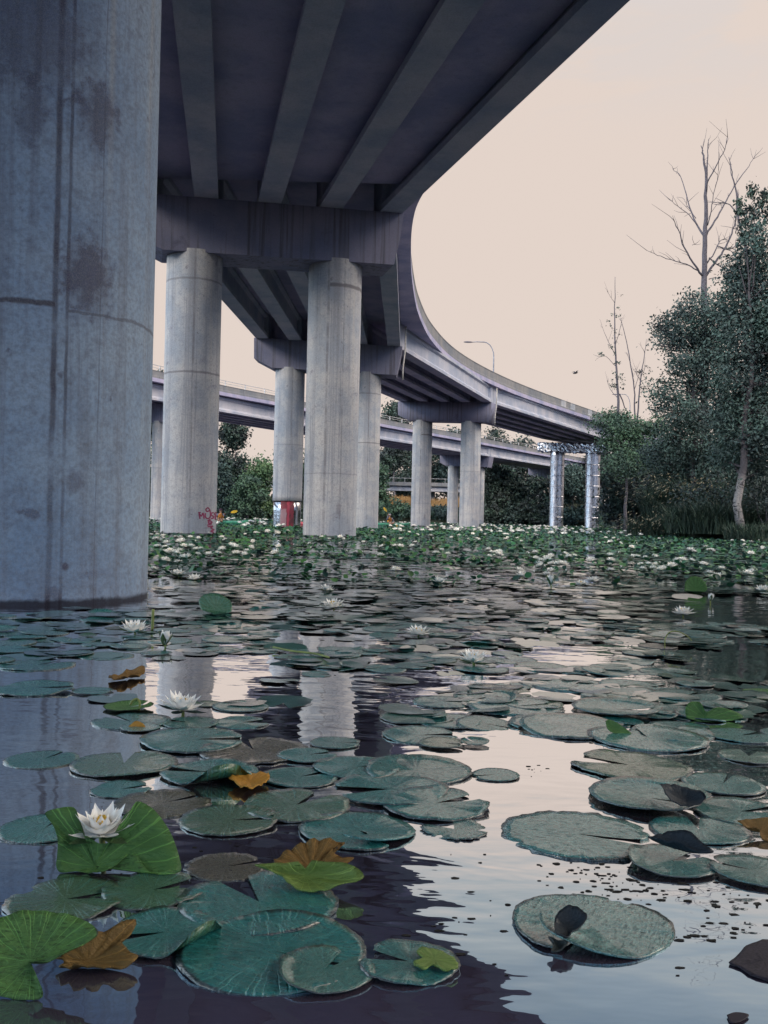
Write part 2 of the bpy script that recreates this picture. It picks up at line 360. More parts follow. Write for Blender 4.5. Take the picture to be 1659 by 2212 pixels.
# ------------------------------------------------------------------ shore
SH = [(-100, 80), (-60, 95), (-40, 110), (-22, 140), (-13.2, 160), (-9, 190), (-3, 182), (2, 176), (8, 178), (12, 172), (13.6, 150), (14.6, 124), (15.4, 95), (16.4, 60), (18, 50.5), (21, 45.5), (25, 40), (40, 36), (100, 40)]
def rshore(az): return float(np.interp(az, [a for a, _ in SH], [r for _, r in SH]))
M['land'] = plain('shore_soil_and_moss', (.035, .042, .03), .95, .1, 0, .5, .6)
azs = np.linspace(-100, 100, 201); rings = [0, .5, 1.5, 4, 9, 18, 40, 90, 220, 600, 1400]; zs = [-.25, .12, .35, .7, 1.1, 1.6, 2.2, 3, 5, 8, 10]
V = []; Fc = []
for az in azs:
    r0 = rshore(az) + .8 * sin(az * 3.1) + .5 * sin(az * 7.7)
    for d, z in zip(rings, zs):
        a = radians(az); V.append(((r0 + d) * sin(a), (r0 + d) * cos(a), z + (.12 * sin(az * 5 + d) if d > 1 else 0)))
k = len(rings)
for i in range(len(azs) - 1):
    for j in range(k - 1): a = i * k + j; Fc.append((a, a + k, a + k + 1, a + 1))
tag(build('shore_ground', V, Fc, M['land'], smooth=True), 'dark wooded shore around the pond', 'shore', kind='structure')

# ------------------------------------------------------------------ overpass
ZS = 12.75                                                  # soffit of the slab on the centre line, beyond the second bent
def zc(u): return -.04 * u
def zs_at(Y): return 12.33 + .42 * min(1, max(0, (Y - 33) / 27.))
def xf_at(Y): return .012 - .052 * min(1, max(0, (Y - 33) / 27.))      # crossfall changes along the curve
EDGE = [(18, -20), (11.8, 0), (9.5, 7.5), (7., 15.5), (5.02, 22), (3.42, 27.2), (1.45, 33.6), (.92, 37.2), (.96, 44), (1.28, 50.5), (1.80, 56.8), (2.95, 64.8), (5.25, 74.3), (8.97, 84.2), (14.3, 95.3), (24.7, 113.9), (33.4, 129), (45, 148), (62, 175), (92, 220)]
es = [np.array(p, float) for p in EDGE[:6]] + spline(EDGE[5:], 7)[1:]
def normal_at(P, i):
    t = P[min(i + 1, len(P) - 1)] - P[max(i - 1, 0)]; t = t / np.linalg.norm(t); return np.array([t[1], -t[0]])
Rp, Lp = [], []
LN = [(-32, -20), (-22, 0), (-18, 7.5), (-14.4, 15.5), (-12., 22), (-10.5, 27)]  # unseen left edge near the camera, widened to shade the nearest column
for i, p in enumerate(es):
    n = normal_at(es, i); Rp.append(p)
    Lp.append(np.array(LN[i], float) if i < 6 else p - n * 10.7)
ROOT = np.array([-4.1, 32.4, 0.])
op = thing('highway_overpass', 'tall curved concrete overpass on round columns sweeping from overhead to the right', 'overpass', ROOT)
mb = MB(); rows = []
for i in range(len(es)):
    r, l = Rp[i], Lp[i]; d = (r - l) / np.linalg.norm(r - l)
    zr, zl = zs_at(r[1]) + xf_at(r[1]) * 5.35, zs_at(r[1]) - xf_at(r[1]) * 5.35
    rows.append([(r[0], r[1], zr), (r[0], r[1], zr + .34), (l[0], l[1], zl + .34), (l[0], l[1], zl)])
mb.prism(None, rows); mb.build('deck_slab', M['slab'], op)
def parapet(P, side, z0, name, parent, hgt=.86, patches=(), mats=None):
    V = []; Fc = []; idx = []
    prof = [(.05, 0), (.05, .18), (.1, .24), (.1, hgt - .1), (.06, hgt), (.3, hgt), (.32, .3), (.42, 0)]
    n = len(prof)
    for i, p in enumerate(P):
        nn = normal_at(P, i) * side
        for a, z in prof: q_ = p - nn * a; V.append((q_[0], q_[1], (z0(p[1]) if callable(z0) else z0) + z))
    for i in range(len(P) - 1):
        for j in range(n):
            a = i * n + j; b = i * n + (j + 1) % n
            Fc.append((a, a + n, b + n, b)); idx.append(1 if i in patches and j in (1, 2, 3) else 0)
    Fc += [tuple(range(n)), tuple(range((len(P) - 1) * n, len(P) * n))[::-1]]; idx += [0, 0]
    return build(name, V, Fc, mats or [M['parapet'], M['patch']], parent, None, idx)
def dens(P, step):
    out = []
    for a, b in zip(P[:-1], P[1:]):
        k = max(1, int(np.linalg.norm(b - a) / step))
        for j in range(k): out.append(a + (b - a) * j / k)
    return out + [P[-1]]
Rd = dens(Rp, 1.1)
pt = [i for i, p in enumerate(Rd) if any(a < p[1] < b for a, b in ((103.2, 104.2), (105, 106.6), (110.5, 112), (118, 119.2), (119.8, 120.4), (136, 137.6), (145, 147), (150, 152)))]
parapet(Rd, 1, lambda y: zs_at(y) + xf_at(y) * 5.35 + .34, 'parapet', op, patches=pt)
parapet(Lp, -1, lambda y: zs_at(y) - xf_at(y) * 5.35 + .34, 'parapet', op)

# bents: centre, unit vector to the right, then caps, columns, girders
A1 = atz(476, 820, 10.9)[:2]
B = [((-4.12, 32.45), (.972, .235)), ((-3.6, 59.6), (1., -.02)), ((5.5, 88.1), (.91, -.415)), ((24.2, 123.9), (.874, -.486)), ((47.5, 157), (.85, -.527)), ((79, 205), (.85, -.527))]
B = [(np.array(c), np.array(n) / np.linalg.norm(n)) for c, n in B]
US = (-4, -2, 0, 2, 4)
def cap_mesh(c, n, half=4.5, zb=9.5, zt=11.25, wid=1.7, xf=-.04):
    t = np.array([-n[1], n[0]])
    prof = [(-half + 1.1, 0), (half - .32, 0), (half - .14, .8), (half, zt - zb), (-half, zt - zb), (-half + .03, .5)]
    return [[(*(c + n * u + t * s), zb + z + xf * u) for u, z in prof] for s in (-wid / 2, wid / 2)]
def column(c, name, mat, parent, zt, r=CR, z0=-.6):
    V, Fc = lathe([(r, z0), (r, max(0, z0 + .3)), (r, zt * .5), (r, zt)], 56)
    o = build(name, np.array(V) + np.array([c[0], c[1], 0]), Fc, mat, parent, (c[0], c[1], 0), smooth=True)
    for p in o.data.polygons:
        if len(p.vertices) > 4: p.use_smooth = False
    return o
def girder(a, b, za, zb_, name, parent, mat, depth=1.5):
    a = np.array(a); b = np.array(b); L = np.linalg.norm(b - a); t = (b - a) / L; n = np.array([t[1], -t[0]])
    I = [(.38, 0), (.38, .2), (.14, .42), (.14, depth - .32), (.3, depth - .2), (.3, depth)]
    E_ = [(.38, 0), (.38, .2), (.36, .42), (.36, depth - .32), (.36, depth - .2), (.36, depth)]
    rows = []
    for s, sec in ((.06, E_), (.95, E_), (1.05, I), (L - 1.05, I), (L - .95, E_), (L - .06, E_)):
        p = a + t * s; z = za + (zb_ - za) * s / L
        rows.append([(*(p + n * u), z + h) for u, h in sec] + [(*(p - n * u), z + h) for u, h in sec[::-1]])
    mb = MB(); mb.prism(None, rows); return mb.build(name, mat, parent)
# first bent, beside the camera
c1 = np.array([-2.68 + .2, 7.45]); n1_ = np.array([1, .03]); n1_ /= np.linalg.norm(n1_)
mb = MB(); mb.prism(None, cap_mesh(np.array([-1.2, 7.5]), n1_, 10.4, zb=9.1, zt=10.85, xf=.012)); mb.build('pier_cap', M['cap'], op)
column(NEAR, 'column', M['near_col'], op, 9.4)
column((6.4, 7.7), 'column', M['col'][2], op, 9.3)
cols = []
for bi, (c, n) in enumerate(B[:5]):
    clad = bi == 3
    zb_, xf_ = (9.1, .02) if bi == 0 else (9.5, -.04)
    rows = cap_mesh(c, n, zb=zb_, zt=zb_ + 1.75, xf=xf_)
    if not clad:
        mb = MB(); mb.prism(None, rows); mb.build('pier_cap', M['cap'], op)
    else:                                                   # cap wrapped in crumpled mirror sheet
        t = np.array([-n[1], n[0]]); V = []; Fc = []; nu, nv = 44, 26
        for i in range(nu + 1):
            u = -4.7 + 9.4 * i / nu
            for j in range(nv):
                s = 4 * j / nv; k = int(s); f = s - k
                cs = [(-1, 0), (1, 0), (1, 1), (-1, 1)]; p0, p1 = cs[k], cs[(k + 1) % 4]
                s_, h_ = p0[0] + (p1[0] - p0[0]) * f, p0[1] + (p1[1] - p0[1]) * f
                jx, jy, jz = RNG.normal(0, .065, 3); q2 = c + n * (u + jx) + t * (s_ * 1.0 + jy)
                V.append((q2[0], q2[1], 9.6 + 1.15 * h_ + zc(u) + jz))
        for i in range(nu):
            for j in range(nv): a = i * nv + j; b = i * nv + (j + 1) % nv; Fc.append((a, a + nv, b + nv, b))
        Fc += [tuple(range(nv)), tuple(range(nu * nv, (nu + 1) * nv))[::-1]]
        tag(build('mirror_clad_cap', V, Fc, M['foil'], op), 'pier cap wrapped in crumpled mirror sheet')
    for k, u in enumerate((-2.35, 2.35)):
        p = c + n * u; zt = zb_ + .1 + xf_ * u
        if clad:
            prof = [(CR, -.6)]; z = 0.
            while z < 9.0:
                prof += [(CR, z + .05), (CR, z + 1.22), (CR + .035, z + 1.24), (CR + .035, z + 1.31)]; z += 1.33
            prof += [(CR, 9.6)]
            V, Fc = lathe(prof, 40)
            tag(build('mirror_clad_column', np.array(V) + [p[0], p[1], 0], Fc, M['mirror'], op, (p[0], p[1], 0), smooth=False), 'column sheathed in mirror steel with ring seams')
            for po in op.children[-1].data.polygons: po.use_smooth = abs(po.normal.z) < .3
        else:
            cb = column(p, 'column', M['col'][(bi * 2 + k) % 3 if bi else (0, 1)[k]], op, zt, z0=-.6 if not (bi == 1 and k == 0) else 1.58)
            cols.append((p, cb))
            if bi == 1 and k == 0:
                V, Fc = lathe([(.85, -.6), (.85, .1), (.85, 1.0), (.85, 1.7)], 48)
                o = build('painted_metal_wrap', np.array(V) + [p[0], p[1], 0], Fc, M['wrap'], op, (p[0], p[1], 0), smooth=True)
                tag(o, 'metal wrap at the column foot painted red')
    if 0 < bi < 4:                                          # drain pipe at the right end of the cap
        p = c + n * 4.68
        mb = MB(); mb.tube([(p[0], p[1], ZS - .3), (p[0], p[1], 11.3 + zc(5)), (*(p - n * .12), 9.9), (*(p - n * .12), 9.15)], .05, 10); mb.build('drain_pipe', M['pipe'], op, smooth=True)
# girders: first span fans out towards the camera, the others run straight from bent to bent
c2, n2_ = B[0]
for u in US:
    e = c2 + n2_ * u; s = A1 + (e - A1) * ((A1[1] - 7.5) / (A1[1] - e[1]))
    s2_ = A1 + (e - A1) * ((A1[1] + 20.) / (A1[1] - e[1]))
    girder(s, e, 10.86 + .012 * u, 10.86 + .02 * u, 'girder', op, M['girder'])
    girder(s2_, s, 10.86 + .012 * u, 10.86 + .012 * u, 'girder', op, M['girder'])
for k, ((ca, na), (cb_, nb_)) in enumerate(zip(B[:-1], B[1:])):
    for u in US: girder(ca + na * u, cb_ + nb_ * u, 11.25 + zc(u) if k else 10.86 + .02 * u, 11.25 + zc(u), 'girder', op, M['girder'])

def gl(u, Y, du=0.):                                         # point of a first-span girder line at depth Y
    e = c2 + n2_ * u; p = A1 + (e - A1) * ((A1[1] - Y) / (A1[1] - e[1])); return np.array([p[0] + du, p[1]])
for ua, ub in zip(US[:-1], US[1:]):
    for y0, y1 in ((-19.5, 7.4), (7.6, 31.2)):
        q4 = [gl(ua, y0, .24), gl(ub, y0, -.24), gl(ub, y1, -.2), gl(ua, y1, .2)]; mb = MB()
        mb.add([(*p, 11.42) for p in q4] + [(*p, 11.6) for p in q4], [(0, 3, 2, 1), (4, 5, 6, 7), (0, 1, 5, 4), (1, 2, 6, 5), (2, 3, 7, 6), (3, 0, 4, 7)]); mb.build('soffit_panel', M['slab'], op)
rows = []
for y in (-19.5, 0, 7.5, 15.5, 22, 27.2, 31.2):
    a = gl(4, y, .26); i = min(range(len(es)), key=lambda k: abs(es[k][1] - y)); r = np.array([np.interp(y, [p[1] for p in es[:12]], [p[0] for p in es[:12]]) - .32, y])
    rows.append([(*a, 11.3), (*r, 12.34), (*r, 12.42), (*a, 11.5)])
mb = MB(); mb.prism(None, rows); mb.build('soffit_panel', M['slab'], op)

# graffiti tag on the left column of the second bent
gc, gcol = cols[0]
Gs = [[(133, 275), (122, 205), (150, 240), (172, 198), (186, 272)], [(203, 200), (204, 250), (236, 272), (266, 246), (264, 172), (238, 130), (210, 150), (224, 178), (256, 166)],
      [(312, 193), (284, 200), (280, 225), (306, 240), (306, 264), (278, 270)], [(338, 192), (322, 212), (346, 224), (356, 200), (338, 192)], [(330, 232), (338, 284), (360, 268), (348, 232)],
      [(233, 302), (266, 284), (240, 330), (292, 322), (264, 298)], [(228, 358), (288, 340)], [(234, 378), (302, 370), (268, 396)], [(280, 402), (318, 418), (274, 436), (312, 454), (290, 482)], [(110, 195), (140, 190)]]
mb = MB()
for st in Gs:
    pts = [np.array((450 + x / 5.53, 1180 + y / 5.53)) * .9115 for x, y in st]; pts = spline(pts, 4)
    for i in range(len(pts) - 1):
        a, b = pts[i], pts[i + 1]; d = (b - a) / (np.linalg.norm(b - a) + 1e-6); nn = np.array([-d[1], d[0]]) * 1.45
        try: mb.add([on_col(*(a - nn - d * .3), gc, CR + .004), on_col(*(b - nn + d * .3), gc, CR + .004), on_col(*(b + nn + d * .3), gc, CR + .004), on_col(*(a + nn - d * .3), gc, CR + .004)], [(0, 1, 2, 3)])
        except Exception: pass
mb.build('graffiti', M['ink'], gcol)

# ------------------------------------------------------------------ far viaduct, same section, behind the overpass
FL = [np.array(p) for p in ((-48, 40.), (-33, 68.), (-21.65, 90), (-17.05, 99), (-12.66, 106.5), (-.56, 129.2), (11.4, 149.), (25.3, 172.8), (43, 203.), (75, 258.))]
fv = thing('far_viaduct', 'straight concrete viaduct with a thin railing crossing behind the curved overpass', 'viaduct', (-.5, 129, 0))
fs = spline(FL, 4); Rf = []; Lf = []
for i, p in enumerate(fs):
    n = normal_at(fs, i); Rf.append(p + n * .95); Lf.append(p - n * 9.35)
rows = [[(r[0], r[1], ZS - .05), (r[0], r[1], ZS + .29), (l[0], l[1], ZS + .29), (l[0], l[1], ZS - .05)] for r, l in zip(Rf, Lf)]
mb = MB(); mb.prism(None, rows); mb.build('deck_slab', M['slab'], fv)
parapet(Rf, 1, ZS + .29, 'parapet', fv, .7); parapet(Lf, -1, ZS + .29, 'parapet', fv, .7)
Rr = dens(Rf, .8)
mb = MB(); mb.tube([(p[0], p[1], ZS + 1.5) for p in [a - normal_at(Rf, i) * .2 for i, a in enumerate(Rf)]], .035, 6); mb.tube([(p[0], p[1], ZS + 1.25) for p in [a - normal_at(Rf, i) * .2 for i, a in enumerate(Rf)]], .025, 6)
mb.build('railing', M['rail'], fv)
acc = 0; last = Rf[0]; npost = 0
for i, p in enumerate(Rr[1:]):
    acc += np.linalg.norm(p - last); last = p
    if acc > 2.6 and 75 < p[1] < 200:
        acc = 0; npost += 1
        if npost <= 90:
            n = normal_at(Rr, i + 1); mb = MB(); mb.box((*(p - n * .2), ZS + 1.22), .08, .08, .6, atan2(n[1], n[0])); mb.build('railing_post', M['rail'], fv)
def on_face(Y):
    i = np.searchsorted([p[1] for p in fs], Y); a, b = fs[i - 1], fs[i]; f = (Y - a[1]) / (b[1] - a[1]); t = (b - a) / np.linalg.norm(b - a)
    return a + (b - a) * f, np.array([t[1], -t[0]])
FB = []
for Y in (61, 93, 126.5, 158.3, 192, 226):
    p, n = on_face(Y); c = p - n * 4.; FB.append((c, n))
    rows = cap_mesh(c, n); rows = [[(x, y, z - 0.) for x, y, z in r] for r in rows]
    mb = MB(); mb.prism(None, rows); mb.build('pier_cap', M['cap'], fv)
    for u in (-2.35, 2.35): column(c + n * u, 'column', M['col'][2], fv, 9.6 + zc(u))
for (ca, na), (cb_, nb_) in zip(FB[:-1], FB[1:]):
    for u in US: girder(ca + na * u, cb_ + nb_ * u, 11.25 + zc(u) * .9, 11.25 + zc(u) * .9, 'girder', fv, M['girder'])

# ------------------------------------------------------------------ low road bridge far behind
lb = thing('low_bridge', 'low pale road bridge far behind the columns with a metal railing', 'bridge', (-5, 196, 0))
mb = MB(); mb.box((-20, 196, 6.75), 92, 5, 1.0); mb.build('girder', M['girder'], lb)
mb = MB(); mb.box((-20, 195.9, 7.62), 92, 5.8, .72); mb.build('parapet', M['parapet'], lb)
mb = MB(); mb.tube([(-65, 193.1, 8.75), (26, 193.1, 8.75)], .05, 6)
for x in range(-64, 27, 4): mb.box((x, 193.1, 8.35), .09, .09, .76)
mb.build('railing', M['rail'], lb)
for x in (-40, -14, 9.5): column((x, 196), 'column', M['col'][2], lb, 6.26, .7)

# ------------------------------------------------------------------ street lamps, thin pole, bird
def lamp(name, label, base, hgt, arm, az):
    t = thing(name, label, 'street lamp', base, 'street lamps on the bridges'); b = np.array(base); d = np.array([cos(az), sin(az), 0])
    pts = [b, b + [0, 0, hgt * .45], b + [0, 0, hgt * .8]] + [b + [0, 0, hgt * .8] + d * arm * .45 * (1 - cos(a)) + np.array([0, 0, hgt * .2 * sin(a)]) for a in np.linspace(.3, pi / 2, 5)] + [b + [0, 0, hgt] + d * arm * .8, b + [0, 0, hgt - .05] + d * arm]
    mb = MB(); mb.tube(pts, [.11, .09, .075] + [.06] * 5 + [.05, .045], 8); mb.build('pole', M['lamp'], t, smooth=True)
    e = pts[-1]; mb = MB(); rows = []
    for s, wd, hh in ((-.1, .1, .06), (.1, .16, .12), (.5, .2, .14), (.85, .13, .08), (.95, .05, .03)):
        c = e + d * s; sd_ = np.array([-d[1], d[0], 0]); rows.append([c - sd_ * wd + [0, 0, -hh * .4], c + sd_ * wd + [0, 0, -hh * .4], c + sd_ * wd * .7 + [0, 0, hh * .6], c - sd_ * wd * .7 + [0, 0, hh * .6]])
    mb.prism(None, rows); mb.build('lamp_head', M['lamp_head'], t)
    mb = MB(); mb.box(b + [0, 0, .2], .36, .36, .4); mb.build('base', M['lamp'], t)
p = aty(1066, 800, 113); zt = aty(1050, 739, 113)[2]
lamp('street_lamp', 'thin grey curved street lamp on the curved overpass reaching left against the sky', (p[0], p[1], ZS + .35), zt - ZS - .35, 2.6, pi)
p = aty(1361, 880, 168); lamp('street_lamp', 'small distant street lamp seen between slender bare trees', (p[0], 168, ZS + .3), aty(1355, 852, 168)[2] - ZS - .3, 2.2, pi)
p = aty(1225, 872, 131); mb = MB(); mb.tube([(p[0], p[1], ZS + .4), (p[0], p[1], ZS + 3.9)], [.05, .03], 6); mb.tube([(p[0], p[1], ZS + 3.9), (p[0], p[1], ZS + 4.5)], .015, 5)
tag(mb.build('marker_pole', M['lamp'], origin=(p[0], p[1], ZS + .4)), 'thin short pole sticking up from the far curved parapet', 'pole')
p = aty(1243, 806, 60); mb = MB()
d = np.array([.7, .3, .2]); d /= np.linalg.norm(d)
mb.tube([p - d * .2, p - d * .12, p, p + d * .1, p + d * .16, p + d * .2], [.008, .035, .05, .04, .028, .006], 8)
for s in (-1, 1):
    sd_ = np.cross(d, [0, 0, 1]) * s; a = p + d * .07; b = p - d * .07
    mb.add([a, b, b + sd_ * .2 + [0, 0, .12], b + sd_ * .36 + [0, 0, .06], a + sd_ * .22 + [0, 0, .13], a + [0, 0, .012]], [(0, 1, 2, 4), (2, 3, 4), (0, 4, 5)])
tag(mb.build('bird', M['bird'], origin=p), 'tiny dark bird flying in the open sky', 'bird')

S.view_settings.view_transform = 'Standard'; S.view_settings.look = 'None'; S.view_settings.exposure = 0; S.view_settings.gamma = 1
S.render.film_transparent = False
S.cycles.max_bounces = 6; S.cycles.diffuse_bounces = 3; S.cycles.glossy_bounces = 4; S.cycles.caustics_reflective = False; S.cycles.caustics_refractive = False; S.cycles.use_denoising = True

# ------------------------------------------------------------------ trees and shrubs
LM = {
 'dark': leafmat('leaves_dark', (.045, .060, .062), (.06, .105, .080), (.040, .038, .052)),
 'mid': leafmat('leaves_mid', (.05, .095, .075), (.08, .155, .09), (.035, .04, .045)),
 'blue': leafmat('leaves_blue_green', (.045, .075, .075), (.07, .125, .11), (.038, .04, .052)),
 'light': leafmat('leaves_light', (.07, .14, .075), (.12, .2, .09), (.035, .055, .045)),
 'gold': leafmat('dry_grass', (.50, .30, .14), (.38, .24, .10), (.22, .16, .07), 2.),
 'straw': leafmat('seed_heads', (.22, .19, .11), (.30, .24, .15), (.10, .09, .07), 2.),
 'reed': leafmat('reed_blades', (.035, .06, .045), (.06, .10, .065), (.018, .022, .024), 1.2),
}
M['bark'] = plain('grey_bark', (.115, .11, .125), .9, .2, 0, .4, 9)
M['twig'] = plain('bare_twigs', (.10, .095, .115), .9, .2, 0, .3, 9)
q = N('birch_bark'); O = q.obj(); n = q.noise(q.map(O, (2.2, 2.2, 5.5)), 1.6, 5, .65, .6); n2 = q.noise(O, 14, 3, .6)
c = q.mix(q.sm(n2, .3, .7), (.40, .37, .35), (.25, .24, .25)); c = q.mix(q.sm(n, .53, .60), c, (.045, .04, .05))
x, y, z = q.xyz(O); c = q.mix(q.sm(q.math('ADD', z, q.math('MULTIPLY', n, 1.2)), .9, 1.5, .8, 0), c, (.06, .05, .055)); c = q.mix(q.sm(z, 2.3, 3.3), c, (.075, .07, .08))
q.principled(c, .85, .2); M['birch'] = q.m

def leaves(blobs, n, size, rng, flat=.0, hang=0., shell=.55, aspect=.62, clump=.35):
    """n leaf blades spread through a set of ellipsoid boughs (cx,cy,cz,rx,ry,rz), in sprays"""
    b = np.array(blobs, float); wgt = (b[:, 3] * b[:, 4] * b[:, 5]) ** .72; wgt /= wgt.sum()
    per = 9; nc = max(1, n // per); k = rng.choice(len(b), nc, p=wgt)
    v = rng.normal(size=(nc, 3)); v /= np.linalg.norm(v, axis=1)[:, None]
    r = shell + (1.06 - shell) * rng.random(nc) ** .6; r *= 1 + rng.normal(0, .07, nc)
    cen = b[k, :3] + v * r[:, None] * b[k, 3:6]
    P = np.repeat(cen, per, 0) + rng.normal(size=(nc * per, 3)) * clump * np.array([1, 1, .75])
    out = np.repeat(v, per, 0)
    N_ = rng.normal(size=P.shape) * .9 + out * .5 + np.array([0, 0, .5]); N_ /= np.linalg.norm(N_, axis=1)[:, None]
    T = rng.normal(size=P.shape) + np.array([0, 0, -hang]); T -= N_ * (T * N_).sum(1)[:, None]; T /= np.linalg.norm(T, axis=1)[:, None] + 1e-9
    W = np.cross(N_, T); s = size * (.6 + .8 * rng.random(len(P)))[:, None]
    V = np.stack([P - T * s * .5, P + W * s * .5 * aspect + N_ * s * .08, P + T * s * .55, P - W * s * .5 * aspect + N_ * s * .08], 1).reshape(-1, 3)
    return V, np.arange(len(P) * 4).reshape(-1, 4)
def crown(name, parent, blobs, n, size, mat, seed, **kw):
    V, Fc = leaves(blobs, n, size, np.random.default_rng(seed), **kw)
    return build(name, V, Fc, mat, parent)
def limb(a, b, rng, k=5, wob=.06):
    a = np.array(a, float); b = np.array(b, float); L = np.linalg.norm(b - a)
    return [a + (b - a) * i / k + (rng.normal(0, wob * L / 3, 3) if 0 < i < k else 0) for i in range(k + 1)]
def tree(name, label, cat, base, h, blobs, n, size, mat, seed, group=None, trunk_r=.2, bark=None, limbs=True, top=.82, **kw):
    """trunk with limbs reaching the boughs, crown of separate leaves"""
    rng = np.random.default_rng(seed); base = np.array(base, float); t = thing(name, label, cat, base, group)
    mb = MB(); tr = limb(base - [0, 0, .4], base + [rng.normal(0, .2), rng.normal(0, .2), h * top], rng, 6, .04)
    mb.tube(tr, list(np.linspace(trunk_r, trunk_r * .22, len(tr))), 8)
    if limbs:
        for bl in blobs:
            c = np.array(bl[:3], float); zz = min(max(c[2] - bl[5] * .9 - base[2], h * .15), h * top * .95); f = zz / (h * top)
            i = min(int(f * 6), 5); s = tr[i] + (tr[i + 1] - tr[i]) * (f * 6 - i)
            mb.tube(limb(s, c, rng, 4), list(np.linspace(trunk_r * .4 * (1 - f * .6), .02, 5)), 5)
    mb.build('trunk', bark or M['bark'], t, smooth=True)
    crown('crown', t, blobs, n, size, mat, seed + 1, **kw); return t
def blobs_px(L, Y, dj=.6):
    """boughs given by their outline in the picture: (px, py, half width, half height), put at real depth Y with depth of their own"""
    out = []; rng = np.random.default_rng(int(Y * 10) + len(L))
    for it in L:
        px, py, hw, hh = it[:4]; y = Y + rng.normal(0, dj); p = aty(px, py, y); rx = hw * y / F; rz = hh * y / F
        out.append((p[0], p[1], p[2], rx, max(rx, rz) * .95, rz))
    return out
def sprigs(L, seed, n=3):                                  # loose outlying sprays around the boughs
    rng = np.random.default_rng(seed); out = list(L)
    for b in L:
        for _ in range(n):
            v = rng.normal(size=3); v /= np.linalg.norm(v); k = rng.uniform(.22, .36)
            out.append((b[0] + v[0] * b[3] * 1.12, b[1] + v[1] * b[4] * 1.12, b[2] + v[2] * b[5] * 1.12, b[3] * k, b[4] * k, b[5] * k * .8))
    return out
def gz(x, y):                                              # ground height
    az = math.degrees(atan2(x, y)); d = math.hypot(x, y) - rshore(az)
    return float(np.interp(d, rings, zs))

# right bank: two leafy trees, a tall bare tree, slim ivy-clad and leafless ones
maple = blobs_px([(1500, 668, 34, 38), (1470, 705, 38, 36), (1540, 715, 40, 50), (1446, 728, 26, 24), (1500, 760, 48, 36), (1560, 690, 24, 36), (1478, 800, 34, 28), (1540, 810, 50, 44), (1440, 862, 30, 26),
    (1470, 890, 46, 30), (1520, 880, 48, 44), (1455, 930, 30, 22), (1500, 955, 62, 36), (1570, 940, 44, 44), (1455, 985, 60, 34), (1540, 1020, 60, 40), (1420, 700, 12, 12), (1424, 835, 14, 12), (1415, 745, 7, 8)], 58, .7)
tree('leafy_tree', 'dense broad dark green tree on the right bank below the tall bare tree', 'tree', (hx(1497, 58), 58, gz(hx(1497, 58), 58)), 13, sprigs(maple, 5), 33000, .165, LM['blue'], 11, trunk_r=.24, clump=.32)
birch = blobs_px([(1636, 520, 22, 40), (1600, 590, 26, 44), (1640, 600, 36, 52), (1590, 660, 40, 40), (1650, 690, 42, 50), (1600, 740, 44, 44), (1660, 790, 50, 50), (1590, 820, 46, 46), (1650, 880, 52, 50), (1585, 900, 46, 40),
    (1630, 960, 52, 44), (1690, 700, 50, 90), (1700, 880, 60, 90), (1580, 985, 40, 30), (1655, 1005, 44, 26), (1566, 740, 20, 22)], 46, .6)
bt = tree('birch_tree', 'tall leafy birch with a white blotched trunk at the right edge of the pond', 'tree', (hx(1609, 45.2), 45.2, .1), 14.2, sprigs(birch, 4), 44000, .155, LM['blue'], 21, trunk_r=.235, bark=M['birch'], clump=.3)
rng = np.random.default_rng(5); sp = []                     # feathery upright shoots at the top of the birch
for px, py, a in [(1597, 445, 14), (1612, 470, 16), (1622, 415, 10), (1632, 440, 26), (1645, 430, 22), (1652, 450, 30), (1625, 480, 30), (1640, 490, 40), (1605, 500, 20), (1660, 430, 30)]:
    for k in range(5): sp += blobs_px([(px + rng.normal(0, 1.5), py + a * (k - 2) * .55, 4, 9)], 46.3, .3)
crown('top_shoots', bt, sp, 1500, .15, LM['dark'], 77, hang=1.5, clump=.1, shell=.1)

def bare(name, label, base_px, Y, branches, r0, leaves_at=(), group=None, mat=None):
    """leafless tree: trunk and boughs follow the photograph's silhouette, each bough with a depth of its own"""
    rng = np.random.default_rng(int(Y * 7)); b = (hx(base_px, Y), Y, gz(hx(base_px, Y), Y) - .2); t = thing(name, label, 'tree', b, group); mb = MB(); lf = []
    for bi, (pts, ra, rb) in enumerate(branches):
        dp = 0 if bi == 0 else rng.normal(0, .09); P = []
        for i, (x, y) in enumerate(pts): P.append(aty(x, y, Y + dp * i * (6 if bi else 0)))
        if bi == 0: P = [np.array(b)] + P
        P = spline(P, 4); P = [p + rng.normal(0, .02, 3) for p in P]
        mb.tube(P, list(np.linspace(ra, rb, len(P)) * (.78 if Y < 70 else 1.2)), 6)
        if bi:
            for k in range(max(2, len(P) // 2)):                # twigs
                i = rng.integers(len(P) // 3, len(P)); d = P[min(i + 1, len(P) - 1)] - P[max(i - 1, 0)]; d /= np.linalg.norm(d) + 1e-9
                e = d * .7 + rng.normal(0, .5, 3) + [0, 0, .35]; L = rng.uniform(.35, 1.1)
                mb.tube([P[i], P[i] + e * L * .5 + rng.normal(0, .04, 3), P[i] + e * L], [.016, .012, .007], 4)
    o = mb.build('trunk', mat or M['twig'], t, smooth=True)
    if leaves_at: crown('crown', t, [b_ for it in leaves_at for b_ in blobs_px([it], Y, .2)], leaves_at and 26 * len(leaves_at), .2, LM['dark'], int(Y), clump=.14, shell=.2, hang=.5)
    return t
Z = lambda L: [(1230.6 + x * .4119, 273.5 + y * .4119) for x, y in L]
